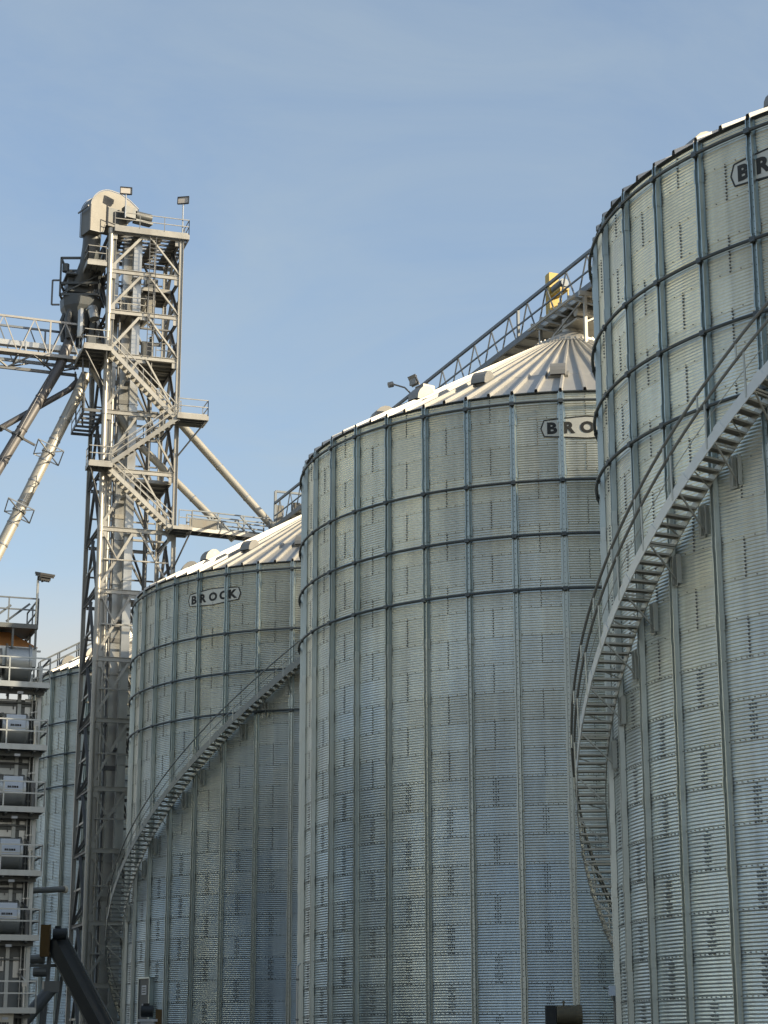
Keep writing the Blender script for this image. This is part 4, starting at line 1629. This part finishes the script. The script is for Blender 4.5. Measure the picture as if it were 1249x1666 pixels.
# lowest panel with lettering, its warm light painted into the cream
mb = MB()
zp = tiers[0]
mb.box((-1.55, 0.35, zp - 1.02), (1.4, 0.2, 1.6))
lp_ = mb.build('control_panel', M_CREAM, dry)
mb = MB()
x = -2.05
rng = random.Random(5)
while x < -1.0:
    w = rng.choice((0.06, 0.05, 0.07))
    if abs(x + 1.57) > 0.05:
        mb.box((x, 0.242, zp - 0.62), (w, 0.012, 0.09))
    x += w + 0.018
mb.build('lettering', M_INK, lp_)
# top: tapered hood and crown deck
mb = MB()
zt = tiers[-1]
mb.box((-2.3, 2.2, zt + 1.25), (3.6, 3.0, 0.86))
mb.build('plenum', M_DRYER, dry)
mb = MB()
z0, z1 = zt + 1.69, top_z - 0.22
vs = [(-0.45, 0.75, z0), (-4.0, 0.75, z0), (-4.0, 3.65, z0), (-0.45, 3.65, z0), (-1.6, 1.5, z1), (-3.4, 1.5, z1), (-3.4, 3.0, z1), (-1.6, 3.0, z1)]
mb.add(vs, [(0, 1, 5, 4), (1, 2, 6, 5), (2, 3, 7, 6), (3, 0, 4, 7), (4, 5, 6, 7), (0, 3, 2, 1)])
mb.build('roof_hopper', M_HOPPERLIT, dry)
mb = MB()
mb.beam((-0.55, 0.5, top_z - 0.1), (-WX, 0.5, top_z - 0.1), 0.06, 0.2)
mb.beam((-0.55, 0.5, top_z - 0.1), (-0.55, 3.6, top_z - 0.1), 0.06, 0.2)
mb.box((-WX / 2 - 0.3, 2.05, top_z - 0.05), (WX - 0.6, 3.0, 0.06))
for (x, y) in ((-0.6, 0.6), (-1.6, 0.6), (-0.6, 2.2), (-0.6, 3.5), (-3.5, 0.6)):
    mb.beam((x, y, zt + 1.6), (x, y, top_z - 0.1), 0.09, 0.09)
o = mb.build('crown_deck', M_DRYERD, dry)
mb = MB()
railing(mb, [(-WX, 0.5, top_z), (-0.55, 0.5, top_z), (-0.55, 3.6, top_z)], 1.15, 0, 1.3, 0.03)
for k in range(3):
    mb.beam((-0.9 - 0.75 * k, 0.7 + .5 * k, top_z + 0.95), (-1.9 - 0.75 * k, 0.7 + .5 * k, top_z + 0.1), 0.09, 0.09)
mb.build('crown_railing', M_TRUSS, o)
fb = DO + Matrix.Rotation(DA, 3, 'Z') @ Vector((-0.62, 0.5, top_z))
floodlight(fb, 2.0, R_(40), R_(-75), 'dark floodlight on a bent pole above the dryer deck at the left edge', 0.8, 0.3)

# cross pipe from the dryer toward the tower
q0, q1 = at(46, 1449, 88.0), at(104, 1447, 89.5)
duct = thing('transfer_pipe', 'short dark horizontal pipe with a pale end collar beside the dryer', 'pipe', q0, 0)
mb = MB()
mb.tube([(0, 0, 0), q1 - q0], 0.13, 14)
mb.build('pipe', M_DRYERD, duct, True)
mb = MB()
mb.box((0, 0, 0.12), (0.09, 0.3, 0.78))
mb.build('collar', M_CREAM, duct)
mb = MB()
e = q1 - q0
mb.tube([e * 0.98, e * 1.05], 0.17, 14)
mb.build('end_cap', M_CREAM, duct, True)
mb = MB()
mb.beam(Vector((0.1, 0.1, -0.1)), Vector((-0.75, 0.45, -0.75)), 0.08, 0.08)
mb.beam(Vector((0.1, 0.1, 0.05)), Vector((-0.75, 0.45, 0.05)), 0.08, 0.08)
mb.build('wall_bracket', M_DRYERD, duct)

# inclined dark conveyor in front of the tower foot
i0, i1 = at(92, 1531, 97.0), at(168, 1675, 95.0)
inc = thing('inclined_conveyor', 'dark boxed conveyor sloping down right in front of the tower foot, with an amber drive', 'conveyor', i0, 0)
e = (i1 - i0)
bot = e + e.normalized() * 3.0
mb = MB()
mb.beam((0, 0, 0), bot, 0.85, 0.62)
mb.build('trough', M_BLACK, inc)
mb = MB()
for s in (-0.43, 0.43):
    mb.beam(Vector((s, 0, 0.3)), bot + Vector((s, 0, 0.3)), 0.06, 0.08)
    mb.beam(Vector((s, 0, -0.3)), bot + Vector((s, 0, -0.3)), 0.06, 0.08)
mb.build('edge_flange', M_DRYERD, inc)
mb = MB()
mb.box((-0.48, -0.35, 0.0), (0.45, 0.3, 1.5))
mb.build('drive_guard', M_AMBER, inc)
mb = MB()
mb.tube([(-0.1, -0.45, 0.3), (0.55, -0.45, 0.3)], 0.27, 14)
mb.box((0.1, -0.4, 0.62), (0.25, 0.2, 0.12))
mb.build('motor', M_BLACK, inc, True)
mb = MB()
for (dx, dz) in ((-0.9, -0.85), (-0.75, -1.45)):
    mb.tube([(dx - 0.3, 0, dz), (dx + 0.35, 0, dz)], 0.22, 12)
mb.beam((-0.3, 0, -0.3), (-0.6, 0, GZ - i0.z), 0.18, 0.18)
mb.beam((0.4, 0, -0.9), (-0.2, 0, GZ - i0.z), 0.14, 0.14)
mb.beam((-1.4, 0, -1.15), (0.5, 0, -1.15), 0.14, 0.14)
mb.build('support_frame', M_DRYERD, inc)
j0, j1 = at(38, 1662, 92.0), at(82, 1610, 93.0)
inc2 = thing('auger_tube', 'grey auger tube rising right between the dryer deck and the dark conveyor', 'auger', j0, 0)
mb = MB()
mb.tube([Vector((0, 0, 0)) - (j1 - j0) * 0.5, j1 - j0], 0.3, 14)
mb.build('tube', M_DIST, inc2, True)
mb = MB()
mb.box(j1 - j0 + Vector((0, 0, 0.12)), (0.7, 0.7, 0.5), 0.3)
mb.build('discharge_box', M_DRYERD, inc2)
mb = MB()
mb.beam((j1 - j0) * 0.7, Vector(((j1 - j0).x * .7, 0.2, GZ - j0.z)), 0.14, 0.14)
mb.build('support_post', M_DRYERD, inc2)

# ------------------------------------------------------------------ small things at the silo feet
def on_wall(P, phi, r, z):
    return Vector((P[0] + r * math.sin(R_(phi)), P[1] - r * math.cos(R_(phi)), z))


# metal door with stickers on the left silo
phi_d = -56.5
dl = on_wall(P_L, phi_d, RAD + 0.10, GZ)
ztop = at(251, 1592, 111.0).z - GZ
door = thing('access_door', 'narrow grey access panel with white warning stickers at the foot of the left silo', 'door', dl, R_(phi_d))
mb = MB()
mb.box((0, 0, ztop / 2 + 0.3), (1.25, 0.2, ztop - 0.6))
mb.build('leaf', M_DIST, door)
mb = MB()
for sx in (-0.66, 0.66):
    mb.box((sx, -0.02, ztop / 2 + 0.3), (0.08, 0.26, ztop - 0.52))
mb.box((0, -0.02, ztop + 0.02), (1.4, 0.26, 0.08))
mb.build('frame', M_STIFF, door)
for (zz, w, h) in ((ztop - 0.62, 0.55, 0.5), (ztop - 1.42, 0.4, 0.14), (ztop - 1.85, 0.55, 0.2)):
    mb = MB()
    mb.box((0.0, -0.11, zz), (w, 0.02, h))
    st = mb.build('sticker', M_WHITE, door)
    mb = MB()
    for k in range(3 if h > 0.3 else 1):
        mb.box((0.0, -0.123, zz + h * 0.25 - k * h * 0.25), (w * 0.7, 0.006, h * 0.09))
    mb.build('sticker_text', M_INK, st)

yp = at(257, 1642, 104.0)
post = thing('pump_motor_stand', 'dark motor beside a yellow guard post in front of the left silo door', 'motor', (yp.x, yp.y, GZ), 0)
mb = MB()
hz = yp.z - GZ
mb.box((0.05, 0, hz / 2), (0.3, 0.3, hz))
mb.build('guard_post', M_AMBER, post)
mb = MB()
mb.tube([(-0.85, 0, hz - 0.1), (-0.25, 0, hz - 0.1)], 0.3, 14)
mb.box((-0.6, 0, hz + 0.22), (0.3, 0.25, 0.14))
mb.build('motor', M_BLACK, post, True)
mb = MB()
mb.box((-0.5, 0, hz - 0.55), (1.0, 0.6, 0.12))
mb.box((-0.5, 0, (hz - 0.6) / 2), (0.7, 0.45, hz - 0.62))
mb.build('base_plate', M_WHITE, post)

# olive motor with dark junction box at the foot of the middle silo
mp_ = at(918, 1652, 75.6)
mot = thing('electric_motor', 'olive electric motor with a black junction box at the foot of the middle silo', 'motor', (mp_.x, mp_.y, GZ), 0)
hz = mp_.z - GZ
mb = MB()
mb.tube([(-0.30, 0, hz), (-0.22, 0, hz), (0.42, 0, hz), (0.50, 0, hz)], 0.36, 18)
for k in range(7):
    mb.tube([(-0.2 + 0.09 * k, 0, hz), (-0.17 + 0.09 * k, 0, hz)], 0.375, 18)
mb.build('motor_body', M_MOTOR, mot, True)
mb = MB()
mb.tube([(0.47, 0, hz), (0.64, 0, hz)], 0.39, 18)
mb.build('fan_cover', M_MOTOR, mot, True)
mb = MB()
mb.box((-0.52, -0.05, hz - 0.1), (0.36, 0.5, 0.9))
mb.build('junction_box', M_BLACK, mot)
mb = MB()
mb.tube([(-0.02, 0, hz + 0.33), (-0.02, 0, hz + 0.52)], 0.035, 8)
mb.tube([(-0.02, 0, hz + 0.44), (-0.02, 0, hz + 0.50)], 0.06, 8)
mb.build('lifting_eye', M_MOTOR, mot)
mb = MB()
mb.box((0.05, 0, hz - 0.42), (1.1, 0.6, 0.12))
mb.box((0.05, 0, (hz - 0.45) / 2), (0.8, 0.5, hz - 0.46))
mb.build('stand', M_DIST, mot)

# sensor box on a conduit in the gap between the two right silos
jb = at(996, 1612, 62.5)
box_ = thing('sensor_box', 'small grey junction box with conduit in the gap between the two right silos', 'junction box', (jb.x, jb.y, GZ), 0)
hz = jb.z - GZ
mb = MB()
mb.box((0, 0, hz), (0.22, 0.16, 0.3))
mb.build('housing', M_LBLUE, box_)
mb = MB()
mb.tube([(0.06, 0.03, 0), (0.06, 0.03, hz - 0.15)], 0.035, 8)
mb.tube([(-0.1, 0, hz + 0.05), (-0.24, 0, hz + 0.1)], 0.02, 6)
mb.tube([(-0.24, 0, hz + 0.1), (-0.28, 0, hz + 0.1)], 0.04, 8)
mb.tube([(0.0, -0.02, hz - 0.3), (0.0, -0.02, hz - 0.15)], 0.05, 8)
mb.build('conduit', M_DRYERD, box_)

# pale downpipe at the left limb of the middle silo
dp = at(484, 1572, 85.0)
pipe_ = thing('conduit_pipe', 'thin pale vertical conduit at the left edge of the middle silo near the ground', 'conduit', (dp.x, dp.y, GZ), 0)
hz = dp.z - GZ
mb = MB()
mb.tube([(0, 0, 0), (0, 0, hz), (0.1, 0.1, hz + 0.12)], 0.045, 8)
mb.build('pipe', M_CASE, pipe_, True)
mb = MB()
for k in range(3):
    mb.box((0, 0, hz * (0.3 + 0.3 * k)), (0.14, 0.14, 0.08))
mb.build('clamp', M_DRYERD, pipe_)

# railed roof walkway on the farthest silo
mb = MB()
ph = -70.0
pts = []
for r in (RAD - 0.3, 9.5, 6.5, 3.5):
    a = R_(ph - rot_f)
    pts.append(pol(r, a, EAVE + (RAD - r) * ROOF_SL + 0.12))
railing(mb, pts, 1.1, 0, 1.5, 0.035)
pts2 = [p + Vector((math.cos(R_(ph - rot_f)), math.sin(R_(ph - rot_f)), 0)) * 0.7 for p in pts]
railing(mb, pts2, 1.1, 0, 1.5, 0.035)
mb.build('roof_walkway', M_TRUSS, silo_f)
